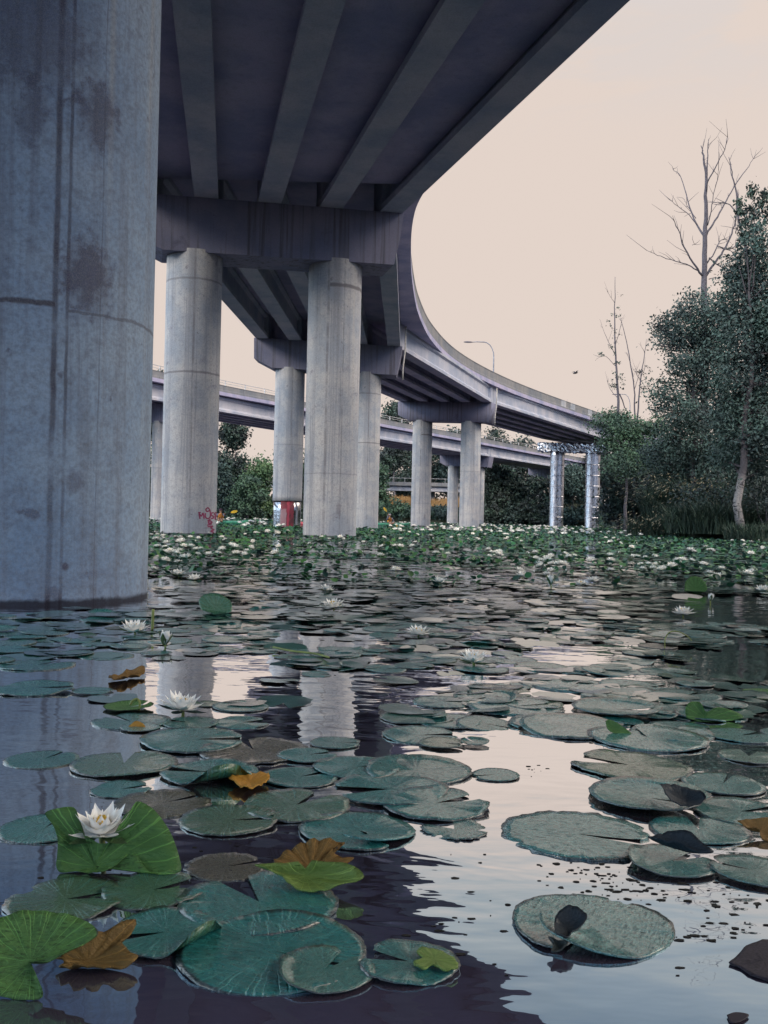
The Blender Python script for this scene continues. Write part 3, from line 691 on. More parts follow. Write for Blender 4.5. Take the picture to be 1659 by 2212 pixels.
bare('bare_tree', 'tall bare leafless tree rising above the dense green tree on the right', 1520, 62, [
    (Z([(705, 900), (706, 780), (710, 570), (714, 400), (712, 240), (700, 150), (690, 100)]), .30, .03), (Z([(714, 330), (722, 180), (729, 70)]), .08, .02),
    (Z([(702, 785), (660, 735), (604, 640), (570, 540), (528, 470)]), .10, .02), (Z([(685, 765), (640, 735), (580, 712), (480, 682), (405, 648)]), .06, .015),
    (Z([(712, 785), (760, 715), (805, 655), (850, 560), (872, 480), (885, 400), (880, 330)]), .10, .025), (Z([(722, 715), (770, 640), (790, 600), (830, 590)]), .06, .015), (Z([(730, 690), (790, 735), (840, 768)]), .06, .02),
    (Z([(775, 630), (830, 648), (882, 670)]), .05, .015), (Z([(706, 575), (662, 505), (622, 395), (582, 262), (538, 224)]), .09, .015), (Z([(670, 515), (610, 450), (550, 405), (500, 360)]), .04, .012),
    (Z([(716, 570), (762, 495), (810, 410), (862, 318), (925, 225), (976, 150)]), .09, .02), (Z([(722, 520), (742, 440), (760, 330), (785, 230)]), .05, .015), (Z([(716, 345), (722, 290), (765, 215), (812, 120), (832, 55)]), .07, .015),
    (Z([(870, 310), (845, 240), (838, 160)]), .04, .012), (Z([(640, 620), (690, 615)]), .02, .01), (Z([(716, 270), (704, 180), (694, 110)]), .04, .012), (Z([(730, 800), (790, 790)]), .04, .012), (Z([(660, 480), (620, 420), (600, 380)]), .035, .012)], .3)
bare('bare_tree', 'twisted leafless tree with crooked boughs beside the feathery birch top', 1612, 52, [
    (Z([(925, 640), (915, 590), (890, 500), (878, 420), (872, 330), (850, 240), (838, 160)]), .13, .02), (Z([(905, 590), (880, 540), (862, 500)]), .04, .012), (Z([(885, 470), (840, 410), (800, 400), (770, 410)]), .05, .012),
    (Z([(940, 580), (870, 630), (800, 650)]), .05, .015), (Z([(870, 560), (885, 520), (900, 555)]), .03, .01)], .13)
clus = [(1330, 640, 6, 16), (1328, 672, 9, 20), (1322, 700, 16, 14), (1330, 722, 14, 18), (1300, 768, 12, 8), (1326, 760, 12, 18), (1332, 790, 9, 16), (1318, 742, 10, 9), (1334, 815, 16, 12), (1325, 835, 16, 16), (1345, 836, 9, 14), (1336, 862, 10, 14), (1322, 880, 8, 8), (1327, 610, 4, 10)]
bare('slim_tree', 'slim upright tree with sparse clinging leaves left of the two bare stems', 1336, 104, [
    (Z([(256, 1530), (250, 1360), (240, 1200), (236, 1000), (238, 790)]), .16, .02), (Z([(245, 1200), (190, 1100), (168, 1040)]), .03, .01), (Z([(240, 1150), (268, 1040), (272, 1000)]), .03, .01), (Z([(244, 1260), (190, 1205), (150, 1210)]), .03, .01),
    (Z([(262, 1400), (290, 1470), (322, 1535)]), .06, .03), (Z([(250, 1420), (215, 1380), (195, 1330)]), .03, .01), (Z([(236, 920), (212, 890), (198, 860)]), .02, .008)], .16, clus, 'slim trees by the overpass')
bare('slim_tree', 'thin leaning leafless stem between the ivy-leaved tree and its neighbour', 1373, 107, [
    (Z([(345, 1620), (340, 1480), (338, 1380), (312, 1200), (282, 1060), (264, 1000)]), .10, .015), (Z([(338, 1380), (360, 1310), (350, 1280)]), .03, .01), (Z([(318, 1240), (300, 1180)]), .02, .01), (Z([(338, 1340), (330, 1290)]), .02, .01)], .1, (), 'slim trees by the overpass')
cl2 = [(1388, 745, 6, 8), (1396, 735, 5, 8), (1383, 800, 10, 14), (1397, 800, 8, 14), (1390, 830, 11, 16), (1380, 846, 8, 10), (1398, 845, 9, 10)]
bare('slim_tree', 'thin upright stem with a few leaves, rightmost of the slim trees above the overpass', 1379, 105.5, [
    (Z([(352, 1620), (358, 1480), (372, 1320), (392, 1200), (404, 1112)]), .11, .015), (Z([(372, 1330), (345, 1290), (332, 1270)]), .03, .01), (Z([(375, 1310), (400, 1260)]), .03, .01), (Z([(395, 1190), (375, 1150)]), .03, .01), (Z([(370, 1340), (405, 1320)]), .02, .01)], .11, cl2, 'slim trees by the overpass')

tree('leafy_tree', 'bushy green tree overhanging the parapet where the overpass meets the right bank', 'tree', (hx(1350, 90), 90, gz(hx(1350, 90), 90)), 9.5, blobs_px([(1292, 912, 20, 8), (1315, 903, 26, 11), (1338, 908, 24, 14), (1352, 925, 38, 24), (1390, 940, 34, 26), (1340, 955, 44, 26), (1395, 985, 44, 30), (1350, 1000, 40, 28), (1420, 920, 26, 18)], 90, 1.4), 11000, .24, LM['mid'], 31, clump=.35)
tree('leafy_tree', 'dark leafy tree standing right of the mirror-clad columns', 'tree', (hx(1370, 100), 100, gz(hx(1370, 100), 100)), 8, blobs_px([(1350, 1025, 44, 30), (1400, 1040, 50, 36), (1345, 1070, 40, 32), (1390, 1090, 50, 36), (1430, 1010, 40, 36), (1320, 1105, 24, 24), (1440, 1080, 40, 40)], 100, 2), 18000, .32, LM['dark'], 41, clump=.4)
# bank shrubs
def shrub(label, px, Y, w, h, n, mat, seed, size=.16, name='shrub', cat='shrub', blades=False, tips=None, group='shrubs along the shore'):
    x = hx(px, Y); base = (x, Y, gz(x, Y) - .1); rng = np.random.default_rng(seed); t = thing(name, label, cat, base, group)
    if not blades:
        bl = []
        for k in range(9): a = rng.uniform(0, 2 * pi); r_ = rng.random() ** .5; bl.append((x + cos(a) * r_ * w * .6, Y + sin(a) * r_ * w * .5, base[2] + h * rng.uniform(.25, .72) * (1.1 - .5 * r_), w * .36, w * .36, h * .28))
        mb = MB()
        for b in bl[:6]: mb.tube(limb((x + rng.normal(0, .1), Y, base[2]), b[:3], rng, 3), [.04, .03, .02, .01], 5)
        mb.build('stems', M['bark'], t); crown('foliage', t, bl, n, size, mat, seed + 1, clump=.2 * max(1, h / 3))
    else:                                                   # arching blades fanning from the ground
        V = []; a = rng.uniform(0, 2 * pi, n); rr = rng.random(n) ** .5 * w * .5; hh = h * rng.uniform(.5, 1.05, n); lean = rng.uniform(.25, 1.25, n); az = rng.uniform(0, 2 * pi, n); bw = size * rng.uniform(.5, 1, n)
        B0 = np.stack([x + cos_(a) * rr, Y + sin_(a) * rr, np.full(n, base[2])], 1); D_ = np.stack([cos_(az), sin_(az), np.zeros(n)], 1); Wd = np.stack([-sin_(az), cos_(az), np.zeros(n)], 1)
        L = []
        for s in (0, .4, .75, 1.):
            c = B0 + D_ * (hh * lean * s ** 2)[:, None]; c[:, 2] += hh * (s - .30 * s ** 3 * (.4 + lean))
            ww = (bw * (1 - s * .9))[:, None]; L += [c - Wd * ww * .5, c + Wd * ww * .5]
        V = np.stack(L, 1).reshape(-1, 3); k = np.arange(n)[:, None] * 8
        Fq = np.concatenate([k + np.array([0, 1, 3, 2]), k + np.array([2, 3, 5, 4]), k + np.array([4, 5, 7, 6])])
        build('foliage', V, Fq, mat, t)
        if tips:
            m_ = n // 3; P = (L[6] + L[7])[:m_] / 2; T = D_[:m_] * .5 + np.array([0, 0, -.2]); s = .28
            Vt = np.stack([P - T * s, P + Wd[:m_] * .035, P + T * s, P - Wd[:m_] * .035], 1).reshape(-1, 3); build('seed_heads', Vt, np.arange(m_ * 4).reshape(-1, 4), tips, t)
    return t
cos_, sin_ = np.cos, np.sin
for i, (lab, px, Y, w_, h_, n_, mt, blades, tips, sz) in enumerate([
    ('tall arching grass clump with pale seed heads at the corner of the right bank', 1450, 53.5, 4.6, 2.1, 2200, LM['reed'], True, LM['straw'], .07),
    ('taller arching grass clump with straw tips behind the corner clump', 1490, 56, 5.2, 3.6, 2400, LM['reed'], True, LM['straw'], .07),
    ('dense dark grass clump leaning over the water left of the birch trunk', 1545, 48, 4.8, 2.3, 2400, LM['reed'], True, None, .07),
    ('leafy green shrub just left of the white birch trunk', 1575, 50, 3.6, 3.4, 3600, LM['dark'], False, None, .15),
    ('dark leafy shrub right of the white birch trunk at the frame edge', 1655, 46, 3.2, 3.3, 3400, LM['dark'], False, None, .15),
    ('low grass tuft at the foot of the white birch trunk', 1630, 43.5, 2.6, 1.1, 900, LM['reed'], True, None, .05),
    ('broad dark shrub behind the seed-headed grass on the right bank', 1500, 62, 6., 5., 4600, LM['dark'], False, None, .2),
    ('small green shrub at the waterline right of the second mirror-clad column', 1352, 128, 6., 3.6, 2400, LM['mid'], False, None, .28),
    ('low dark shrub on the shore where the bank recedes behind the grass clump', 1410, 108, 6., 3.2, 2600, LM['dark'], False, None, .25),
    ('round leafy shrub under the tree overhanging the parapet', 1385, 112, 6., 5., 3000, LM['blue'], False, None, .28)]):
    shrub(lab, px, Y, w_, h_, n_, mt, 100 + i * 3, sz, blades=blades, tips=tips, name='grass_clump' if blades else 'shrub', cat='grass clump' if blades else 'shrub')
# background trees and shrubs, far shore: px, Y, half width px, top py, foot py of the crown, kind
def bg(label, px, Y, hw, top, bot, n, mat, seed, sz, name='leafy_tree', cat='tree'):
    rng = np.random.default_rng(seed); L = []; hh = (bot - top) / 2; cy = (top + bot) / 2
    for k in range(14):
        v = rng.uniform(-1, 1); ww = hw * (1 - max(0, -v) ** 2 * .75) ; L.append((px + rng.uniform(-1, 1) * ww * .62, cy + v * hh * .8, hw * rng.uniform(.26, .42), hh * rng.uniform(.16, .26)))
    x = hx(px, Y); z0 = gz(x, Y); ht = H + (1120 - top + (px - CX) * .0227) * Y / F - z0
    tree(name, label, cat, (x, Y, z0), ht, blobs_px(L, Y, hw * Y / F * .25), int(n * 1.9), sz * 1.15, mat, seed, 'trees of the far shore', .22, top=.8, clump=sz * 1.5)
for i, a in enumerate([
    ('tall dark tree seen under the far viaduct right of the graffitied column', 505, 178, 52, 905, 1110, 5200, LM['dark'], .5),
    ('tall dark tree left of the graffitied column, its top above the far viaduct', 342, 170, 30, 768, 1105, 3600, LM['dark'], .5),
    ('bright green bushy tree in the slot left of the graffitied column', 350, 163, 20, 960, 1112, 1800, LM['light'], .45),
    ('pale green rounded tree left of the metal-wrapped column', 570, 172, 46, 985, 1118, 4200, LM['light'], .42),
    ('mid green rounded tree behind the metal-wrapped column', 625, 176, 36, 950, 1118, 3600, LM['mid'], .42),
    ('dark low tree under the viaduct just right of the graffitied column', 478, 172, 34, 1000, 1120, 3000, LM['blue'], .42),
    ('low mid green tree on the shore between the graffitied and the wrapped columns', 535, 166, 44, 1035, 1120, 3400, LM['mid'], .38),
    ('tree with loose top rising above the far viaduct left of the third pier', 850, 215, 34, 868, 1010, 3600, LM['dark'], .55),
    ('green shore tree left of the low bridge', 815, 182, 26, 1000, 1115, 2600, LM['mid'], .42),
    ('dark tree behind the low bridge between the two columns of the third pier', 905, 225, 60, 940, 1060, 4200, LM['dark'], .55),
    ('dark tree above the low bridge behind the far viaduct column', 975, 226, 50, 930, 1060, 3600, LM['blue'], .55),
    ('tall dark tree whose top shows bright gaps above the far viaduct railing', 1075, 220, 54, 915, 1120, 4800, LM['dark'], .55),
    ('dark tree behind the far viaduct left of the mirror-clad columns', 1135, 215, 56, 945, 1128, 4800, LM['dark'], .55),
    ('dark tree between the two mirror-clad columns', 1235, 205, 58, 975, 1130, 5000, LM['dark'], .5),
    ('dark shore tree right behind the second mirror-clad column', 1305, 196, 50, 960, 1130, 4600, LM['dark'], .5),
    ('dark tall tree far behind the tree overhanging the parapet', 1400, 165, 60, 935, 1130, 4600, LM['dark'], .45),
    ('low dark tree on the shore left of the first mirror-clad column', 1110, 178, 62, 1030, 1132, 5200, LM['blue'], .45),
    ('dark round tree on the shore just right of the fourth pier', 1072, 176, 44, 1005, 1132, 4600, LM['dark'], .42),
    ('dark tree right behind the first mirror-clad column', 1180, 174, 56, 1000, 1134, 5200, LM['dark'], .42),
    ('dark low tree in the gap between the mirror-clad columns', 1238, 172, 50, 1010, 1134, 5200, LM['blue'], .42),
    ('dark spreading tree behind the low bridge left of the fourth pier', 870, 236, 80, 985, 1100, 5200, LM['dark'], .55),
    ('dark spreading tree behind the low bridge right of the fourth pier', 1010, 236, 80, 985, 1100, 5200, LM['dark'], .55),
    ('dark tree filling the gap left of the third pier', 690, 192, 60, 960, 1118, 4600, LM['dark'], .5),
    ('dark tree at the far left hidden partly by the nearest column', 290, 160, 50, 850, 1105, 2600, LM['dark'], .5),
    ('dark tree behind the second pier right column', 715, 185, 60, 905, 1115, 4000, LM['dark'], .5),
    ('broad dark tree on the right bank behind the birch', 1600, 72, 80, 850, 1110, 5600, LM['dark'], .3),
    ('dark tree on the right bank behind the bare tree and grass clumps', 1500, 80, 70, 960, 1110, 5200, LM['dark'], .3)]):
    bg(a[0], *a[1:6], a[6], a[7], 200 + 5 * i, a[8])
for i, (lab, px, Y, w_, h_, mt) in enumerate([
    ('broad dark shrub at the water below the dry grass bank', 880, 181, 9, 4.0, LM['mid']), ('round shrub at the water right of the dry grass bank', 935, 180, 8, 3.6, LM['blue']), ('shrub at the water left of the dry grass bank', 835, 180, 7, 4.4, LM['mid']),
    ('low shrub at the water between the slim far column and the fourth pier', 1060, 180, 9, 3.6, LM['dark']), ('low shrub at the water left of the first mirror-clad column', 1145, 178, 9, 3.4, LM['dark']), ('low shrub at the water between the mirror-clad columns', 1240, 176, 9, 3.2, LM['blue']),
    ('low shrub at the water right of the graffitied column', 490, 172, 7, 3, LM['dark']), ('low shrub at the water left of the metal-wrapped column', 560, 178, 7, 3, LM['dark']), ('low shrub at the water behind the metal-wrapped column', 640, 180, 7, 3, LM['dark'])]):
    shrub(lab, px, Y, w_, h_, 3600, mt, 400 + i * 3, .42)
# strip of dry golden grass on the bank below the low bridge
rng = np.random.default_rng(3); n = 5000; X = rng.uniform(-3, 24, n); Yy = rng.uniform(184, 190.5, n); hh = rng.uniform(.5, 1.1, n); zb = np.interp(Yy, [178, 184, 191], [1.2, 2.9, 4.4]) + .25 * sin_(X * .5); wv = rng.normal(0, .25, (n, 2))
V = np.stack([np.stack([X - .05, Yy, zb], 1), np.stack([X + .05, Yy, zb], 1), np.stack([X + wv[:, 0], Yy + wv[:, 1], zb + hh], 1)], 1).reshape(-1, 3)
tag(build('dry_grass', V, np.arange(n * 3).reshape(-1, 3), LM['gold']), 'strip of dry golden grass on the bank under the low bridge', 'grass', kind='stuff')
mb = MB(); mb.add([(-40, 176, -.2), (60, 176, -.2), (60, 184, 2.85), (-40, 184, 2.85), (60, 191.5, 4.4), (-40, 191.5, 4.4), (60, 200, 4.6), (-40, 200, 4.6)], [(0, 1, 2, 3), (3, 2, 4, 5), (5, 4, 6, 7)])
tag(mb.build('embankment_ground', M['land']), 'sloping bank below the low bridge', 'bank', kind='structure')

# ------------------------------------------------------------------ kayaks with their paddlers
M['kgreen'] = plain('green_kayak_hull', (.06, .30, .18), .35, .5); M['kred'] = plain('red_kayak_hull', (.42, .03, .05), .35, .5); M['cock'] = plain('cockpit_black', (.02, .02, .025), .6)
M['blade'] = plain('yellow_paddle_blade', (.75, .48, .04), .4, .5, 0, .1); M['shaft'] = plain('paddle_shaft', (.03, .03, .035), .4)
M['skin'] = plain('skin', (.42, .25, .18), .6, .3, 0, .1); M['vest'] = plain('orange_life_vest', (.75, .30, .03), .7, .2, 0, .15); M['strap'] = plain('dark_vest_straps', (.05, .02, .04), .7)
M['shirt'] = plain('grey_sleeves', (.20, .20, .26), .8, .2); M['hat'] = plain('pale_sun_hat', (.42, .40, .44), .8, .2); M['teal'] = plain('teal_sleeves', (.05, .25, .25), .8, .2)
def skin_body(name, pts, edges, radii, mat, parent, sub=1):
    me = bpy.data.meshes.new(name); me.from_pydata([tuple(p) for p in pts], edges, []); o = bpy.data.objects.new(name, me); COL.objects.link(o)
    md = o.modifiers.new('skin', 'SKIN'); md.use_smooth_shade = True
    for v, r in zip(me.skin_vertices[0].data, radii): v.radius = (r, r)
    me.skin_vertices[0].data[0].use_root = True
    s = o.modifiers.new('sub', 'SUBSURF'); s.levels = s.render_levels = sub
    dg = bpy.context.evaluated_depsgraph_get(); m2 = bpy.data.meshes.new_from_object(o.evaluated_get(dg)); bpy.data.objects.remove(o); m2.name = name
    m2.materials.clear(); m2.materials.append(mat); m2.polygons.foreach_set('use_smooth', [True] * len(m2.polygons))
    n = bpy.data.objects.new(name, m2); COL.objects.link(n)
    if parent: n.parent = parent
    WL[n.name] = WL[parent.name] if parent else np.zeros(3)
    return n
def kayak(label, base, az, mat, L=3.7):
    t = thing('kayak', label, 'kayak', base, 'kayaks among the lilies'); b = np.array(base); d = np.array([cos(az), sin(az), 0]); s = np.array([-d[1], d[0], 0])
    mb = MB(); rows = []
    for f in np.linspace(-1, 1, 15):
        w_ = .31 * max(0, 1 - abs(f) ** 2.6) + .015; sheer = .20 + .14 * f ** 4; c = b + d * f * L / 2
        rows.append([c - s * w_ * .55 + [0, 0, -.1], c + s * w_ * .55 + [0, 0, -.1], c + s * w_ + [0, 0, sheer * .55], c + s * w_ * .9 + [0, 0, sheer * .85], c + [0, 0, sheer + .07 * (1 - abs(f))], c - s * w_ * .9 + [0, 0, sheer * .85], c - s * w_ + [0, 0, sheer * .55]])
    mb.prism(None, rows); mb.build('hull', mat, t, smooth=True)
    mb = MB(); P = [b + d * (.48 * cos(a) - .05) + s * .25 * sin(a) + [0, 0, .285] for a in np.linspace(0, 2 * pi, 25)]; mb.tube(P, .03, 6, cap=False); mb.build('cockpit_rim', M['cock'], t, smooth=True)
    return b, d, s
def paddler(label, b, d, s, lift, vest, sleeves, hat):
    """seated kayaker holding a two-bladed paddle; local axes d forward, s left"""
    t = thing('person', label, 'person', b, 'kayakers among the lilies'); Pt = lambda x, y, z: d * x + s * y + np.array([0, 0, z])
    R_ = (Pt(.36, -.33, .62 - lift * .12), Pt(.36, .30, .66 + lift * .16)); ax = (R_[1] - R_[0]) / np.linalg.norm(R_[1] - R_[0])
    pts = [Pt(-.1, 0, .18), Pt(-.1, 0, .42), Pt(-.07, 0, .62), Pt(-.06, 0, .73), Pt(-.04, 0, .82), Pt(-.02, 0, .92), Pt(0, 0, 1.0),
           Pt(-.06, .19, .68), Pt(.08, .29, .56), R_[1], Pt(-.06, -.19, .68), Pt(.08, -.29, .5), R_[0], Pt(.3, .1, .2), Pt(.7, .14, .24), Pt(.3, -.1, .2), Pt(.7, -.14, .24)]
    ed = [(0, 1), (1, 2), (2, 3), (3, 4), (4, 5), (5, 6), (2, 7), (7, 8), (8, 9), (2, 10), (10, 11), (11, 12), (0, 13), (13, 14), (0, 15), (15, 16)]
    rd = [.16, .15, .16, .065, .06, .095, .075, .07, .05, .038, .07, .05, .038, .09, .06, .09, .06]
    skin_body('body', pts, ed, rd, M['skin'], t, 2)
    v = lambda *a: b + Pt(*a)
    mb = MB(); rows = []
    for z, rx, ry in ((.3, .165, .20), (.45, .175, .21), (.6, .18, .22), (.7, .13, .17), (.735, .085, .10)): rows.append([v(-.09 + rx * cos(a), ry * sin(a), z) for a in np.linspace(0, 2 * pi, 17)[:-1]])
    mb.prism(None, rows); o = mb.build('life_vest', vest, t, smooth=True)
    mb = MB()
    for yy in (-.045, .1): mb.tube([v(.085, yy, .33), v(.1, yy, .5), v(.1, yy, .62), v(.03, yy, .71)], .028, 6)
    mb.build('vest_straps', M['strap'], o, smooth=True)
    for sgn, hnd in ((1, R_[1]), (-1, R_[0])):
        mb = MB(); mb.tube([b + Pt(-.06, sgn * .2, .69), b + Pt(.08, sgn * .295, .56 if sgn > 0 else .5), b + Pt(.08, sgn * .295, .53) * .3 + hnd * .7], [.088, .072, .052], 8); mb.build('sleeve', sleeves, t, smooth=True)
        for k in range(4):                                  # fingers closed round the shaft
            c = b + hnd + ax * (.022 * (k - 1.5)); mb = MB() if k == 0 else mb
            mb.tube([c + d * -.02 + [0, 0, .02], c + d * .02 + [0, 0, .026], c + d * .026 + [0, 0, -.004], c + d * .004 + [0, 0, -.024]], [.011, .010, .009, .008], 5)
        mb.tube([b + hnd + [0, 0, .0] - d * .03, b + hnd - d * .02 - [0, 0, .02], b + hnd + d * .005 - [0, 0, .028]], [.013, .012, .010], 5); mb.build('hand', M['skin'], t, smooth=True)
    mb = MB(); P = [(.0, .125), (.06, .115), (.095, .07), (.145, .055), (.15, .035), (.1, .05)]
    V, Fc = lathe([(.155, .0), (.15, .015), (.108, .02), (.1, .07), (.06, .105), (.005, .115)], 16, v(-.01, 0, .985)); mb.add(V, Fc); mb.build('sun_hat', hat, t, smooth=True)
    mb = MB(); e = v(.075, 0, .93); mb.tube([e, e + d * .022 - [0, 0, .012]], [.014, .01], 6)
    for yy in (-.035, .035): mb.tube([v(.068, yy, .955), v(.079, yy, .955)], [.012, .006], 6)
    mb.build('face', M['strap'], t, smooth=True)
    return R_, ax
def paddle(label, b, R_, ax):
    t = thing('paddle', label, 'paddle', b + (R_[0] + R_[1]) / 2, 'yellow paddles'); c = b + (R_[0] + R_[1]) / 2
    mb = MB(); mb.tube([c - ax * .8, c + ax * .8], .015, 8); mb.build('shaft', M['shaft'], t, smooth=True)
    up_ = np.array([0, 0, 1.]) - ax * ax[2]; up_ /= np.linalg.norm(up_)
    for sg in (-1, 1):
        rows = []; nn = np.cross(ax, up_)
        for f, w_ in ((0, .02), (.12, .075), (.28, .10), (.42, .085), (.5, .03)): p = c + ax * sg * (.75 + f); rows.append([p - up_ * w_ - nn * .01, p + up_ * w_ - nn * .01, p + up_ * w_ + nn * .01, p - up_ * w_ + nn * .01])
        mb = MB(); mb.prism(None, rows); mb.build('blade', M['blade'], t, smooth=False)
for lab, pl, pal, px, py, az, km, lift, vest, slv, hat in [
    ('green kayak with a paddler in an orange vest, beside the second pier right column', 'kayaker in an orange life vest and pale hat paddling in the green kayak', 'yellow-bladed paddle raised high by the kayaker in the orange vest', 842, 1135.5, .25, M['kgreen'], 2.6, M['vest'], M['shirt'], M['hat']),
    ('green kayak poking out from behind the graffitied column', 'kayaker in a grey shirt behind the graffitied column', 'yellow-bladed paddle held level right of the graffitied column', 476, 1131.5, .1, M['kgreen'], .4, M['vest'], M['shirt'], M['strap']),
    ('red kayak mostly hidden behind the right column of the second pier', 'kayaker in teal sleeves in the red kayak', 'yellow-bladed paddle beside the metal-wrapped column', 690, 1135, 2.9, M['kred'], 1., M['kred'], M['teal'], M['hat'])]:
    g = atz(px, py); b, dd, ss = kayak(lab, (g[0], g[1], 0.), az, km, 4.)
    

    fw = np.array([.35 if px > 800 else .1, -.93, 0]); fw = fw / np.linalg.norm(fw); sd2 = np.array([-fw[1], fw[0], 0])
    if px == 842: sd2 = -np.array([sd2[0], sd2[1], 0])
    R_, ax = paddler(pl, b, fw, sd2, lift, vest, slv, hat); paddle(pal, b, R_, ax)

# ------------------------------------------------------------------ lily pads
TEAL = [(.014, .155, .155), (.03, .205, .20), (.028, .125, .115), (.05, .14, .05)]
M['pad'] = pad_material('lily_pad', TEAL)
M['pad_spot'] = pad_material('lily_pad_spotted', [(.05, .21, .21), (.07, .25, .24), (.06, .17, .165), (.05, .12, .05)], .8, .3, (.18, .36), bumps=1.)
M['pad_olive'] = pad_material('lily_pad_olive', [(.055, .07, .045), (.085, .085, .05), (.06, .05, .05), (.08, .1, .04)], .6, .8)
M['pad_green'] = pad_material('lily_leaf_green', [(.07, .17, .05), (.10, .23, .06), (.06, .14, .05), (.07, .17, .05)], .3, 1.6, (.5, .65), .25, coat=.06)
M['pad_lime'] = pad_material('lily_leaf_lime', [(.13, .23, .05), (.22, .31, .08), (.14, .2, .06), (.15, .24, .06)], .35, 1.2, (.5, .65), .25, coat=.1)
M['pad_brown'] = pad_material('lily_leaf_withered', [(.17, .10, .03), (.30, .17, .045), (.12, .065, .04), (.2, .12, .04)], .95, .8, (.55, .75), .2, coat=.05)
M['pad_orange'] = pad_material('lily_leaf_orange', [(.55, .25, .035), (.62, .32, .05), (.45, .2, .05), (.5, .25, .04)], .9, .8, (.5, .7), .25, coat=.1)
M['sunken'] = plain('flat_dark_surface', (.024, .022, .034), .6, .3, 0, .6, 25)  # tone of the flat dark shapes laid on the water
M['debris'] = plain('floating_plant_bits', (.03, .03, .028), .9, .1, 0, .5, 30)

def pad_mesh(name, seed, mat, nh=.16, rim=.03, wav=.02, ragged=.01, curl=0., curl_w=.9, fold=0., n=64, rings=7, dish=0.):
    rng = np.random.default_rng(seed); V = [(0, 0, .0)]; Fc = []; ph = rng.uniform(0, 6.28, 8)
    th = nh + (2 * pi - 2 * nh) * np.arange(n + 1) / n; ring0 = rng.uniform(0, 6.28); msk = .45 + .55 * np.cos(th - ring0)
    R = 1 + .025 * np.sin(2 * th + ph[0]) + .02 * np.sin(3 * th + ph[1]) + ragged * (np.sin(17 * th + ph[2]) + np.sin(29 * th + ph[3]) * .7) * .6 + rng.normal(0, ragged * .6, n + 1)
    e = np.minimum(th - nh, 2 * pi - nh - th); R = R * (1 - .10 * np.exp(-(e / .13) ** 2))
    for j in range(1, rings + 1):
        r = j / rings
        for i in range(n + 1):
            a = th[i] ; rr = r * R[i]; x, y = rr * cos(a), rr * sin(a)
            z = rim * r ** 9 * max(0, msk[i]) * .75 + .5 * wav * r * r * (sin(3 * a + ph[4]) + .6 * sin(5 * a + ph[5]) + .4 * sin(9 * a + ph[6]) * r) + dish * r * r + .0025 * sin(22 * a + ph[7]) * r
            if curl:                                        # one lobe beside the slit lifts and rolls over
                k = max(0., 1 - (a - nh) / curl_w); k = k * k * (3 - 2 * k) * r ** 1.5
                z += curl * k * (1 - .5 * k) * .9 + .01 * k; ca = a - k * 1.15; x, y = rr * cos(ca) * (1 - .30 * k), rr * sin(ca) * (1 - .30 * k)
            if fold:                                        # far edge rolled up
                t = max(0., cos(a - 2.2)) * r; t = max(0., (t - .55) / .45); z += fold * t * t; x -= cos(2.2) * fold * t * t * .5; y -= sin(2.2) * fold * t * t * .5
            V.append((x, y, z))
    m_ = n + 1
    for i in range(n): Fc.append((0, 1 + i, 2 + i))
    for j in range(rings - 1):
        for i in range(n): a = 1 + j * m_ + i; Fc.append((a, a + m_, a + m_ + 1, a + 1))
    b = 1 + (rings - 1) * m_; s0 = len(V)
    for i in range(m_): x, y, z = V[b + i]; V.append((x * .985, y * .985, z - .03))
    for i in range(n): Fc.append((b + i, s0 + i, s0 + i + 1, b + i + 1))
    return mesh_from(name, V, Fc, mat)
PADS = {}
def padv(kind, mat='pad'):
    k = (kind, mat)
    if k not in PADS:
        sd = sum(map(ord, kind + mat))
        P_ = dict(flat={}, flat2=dict(nh=.08, wav=.012, rim=.015), flat3=dict(nh=.3, wav=.03), rim=dict(rim=.07, wav=.02, nh=.1), rim2=dict(rim=.09, wav=.035, nh=.2, fold=.12), wavy=dict(wav=.038, ragged=.018, nh=.22),
                  curl=dict(curl=.3, curl_w=.8, nh=.16, rim=.05, ragged=.008), curl2=dict(curl=.22, curl_w=.6, nh=.10, rim=.05), torn=dict(nh=.55, ragged=.04, wav=.05), cup=dict(dish=.06, rim=.10, nh=.1), roll=dict(fold=.35, wav=.04, nh=.14),
                  ragged=dict(ragged=.03, wav=.018, nh=.1, rim=.02), big=dict(nh=.05, wav=.022, rim=.05, ragged=.006, n=96, rings=12), hero=dict(curl=.26, curl_w=.75, nh=.10, rim=.06, ragged=.006, n=110, rings=14), tilt=dict(wav=.06, nh=.2))[kind]
        PADS[k] = pad_mesh('lily_pad_' + kind, sd, M[mat], **P_)
    return PADS[k]
placed = []
def pad_at(g, rad, rot, kind, mat, label, group=None, tilt=0., tdir=0., z=None, name='lily_pad', cat='lily pad'):
    o = bpy.data.objects.new(name, padv(kind, mat)); COL.objects.link(o)
    zz = z if z is not None else .0015 + .0008 * (len(placed) % 7)
    o.matrix_world = Matrix.Translation((g[0], g[1], zz + abs(sin(tilt)) * rad * .2)) @ Matrix.Rotation(tilt, 4, Vector((cos(tdir), sin(tdir), 0))) @ Matrix.Rotation(rot, 4, 'Z') @ Matrix.Scale(rad, 4)
    placed.append((g[0], g[1], rad)); return tag(o, label, cat, group)
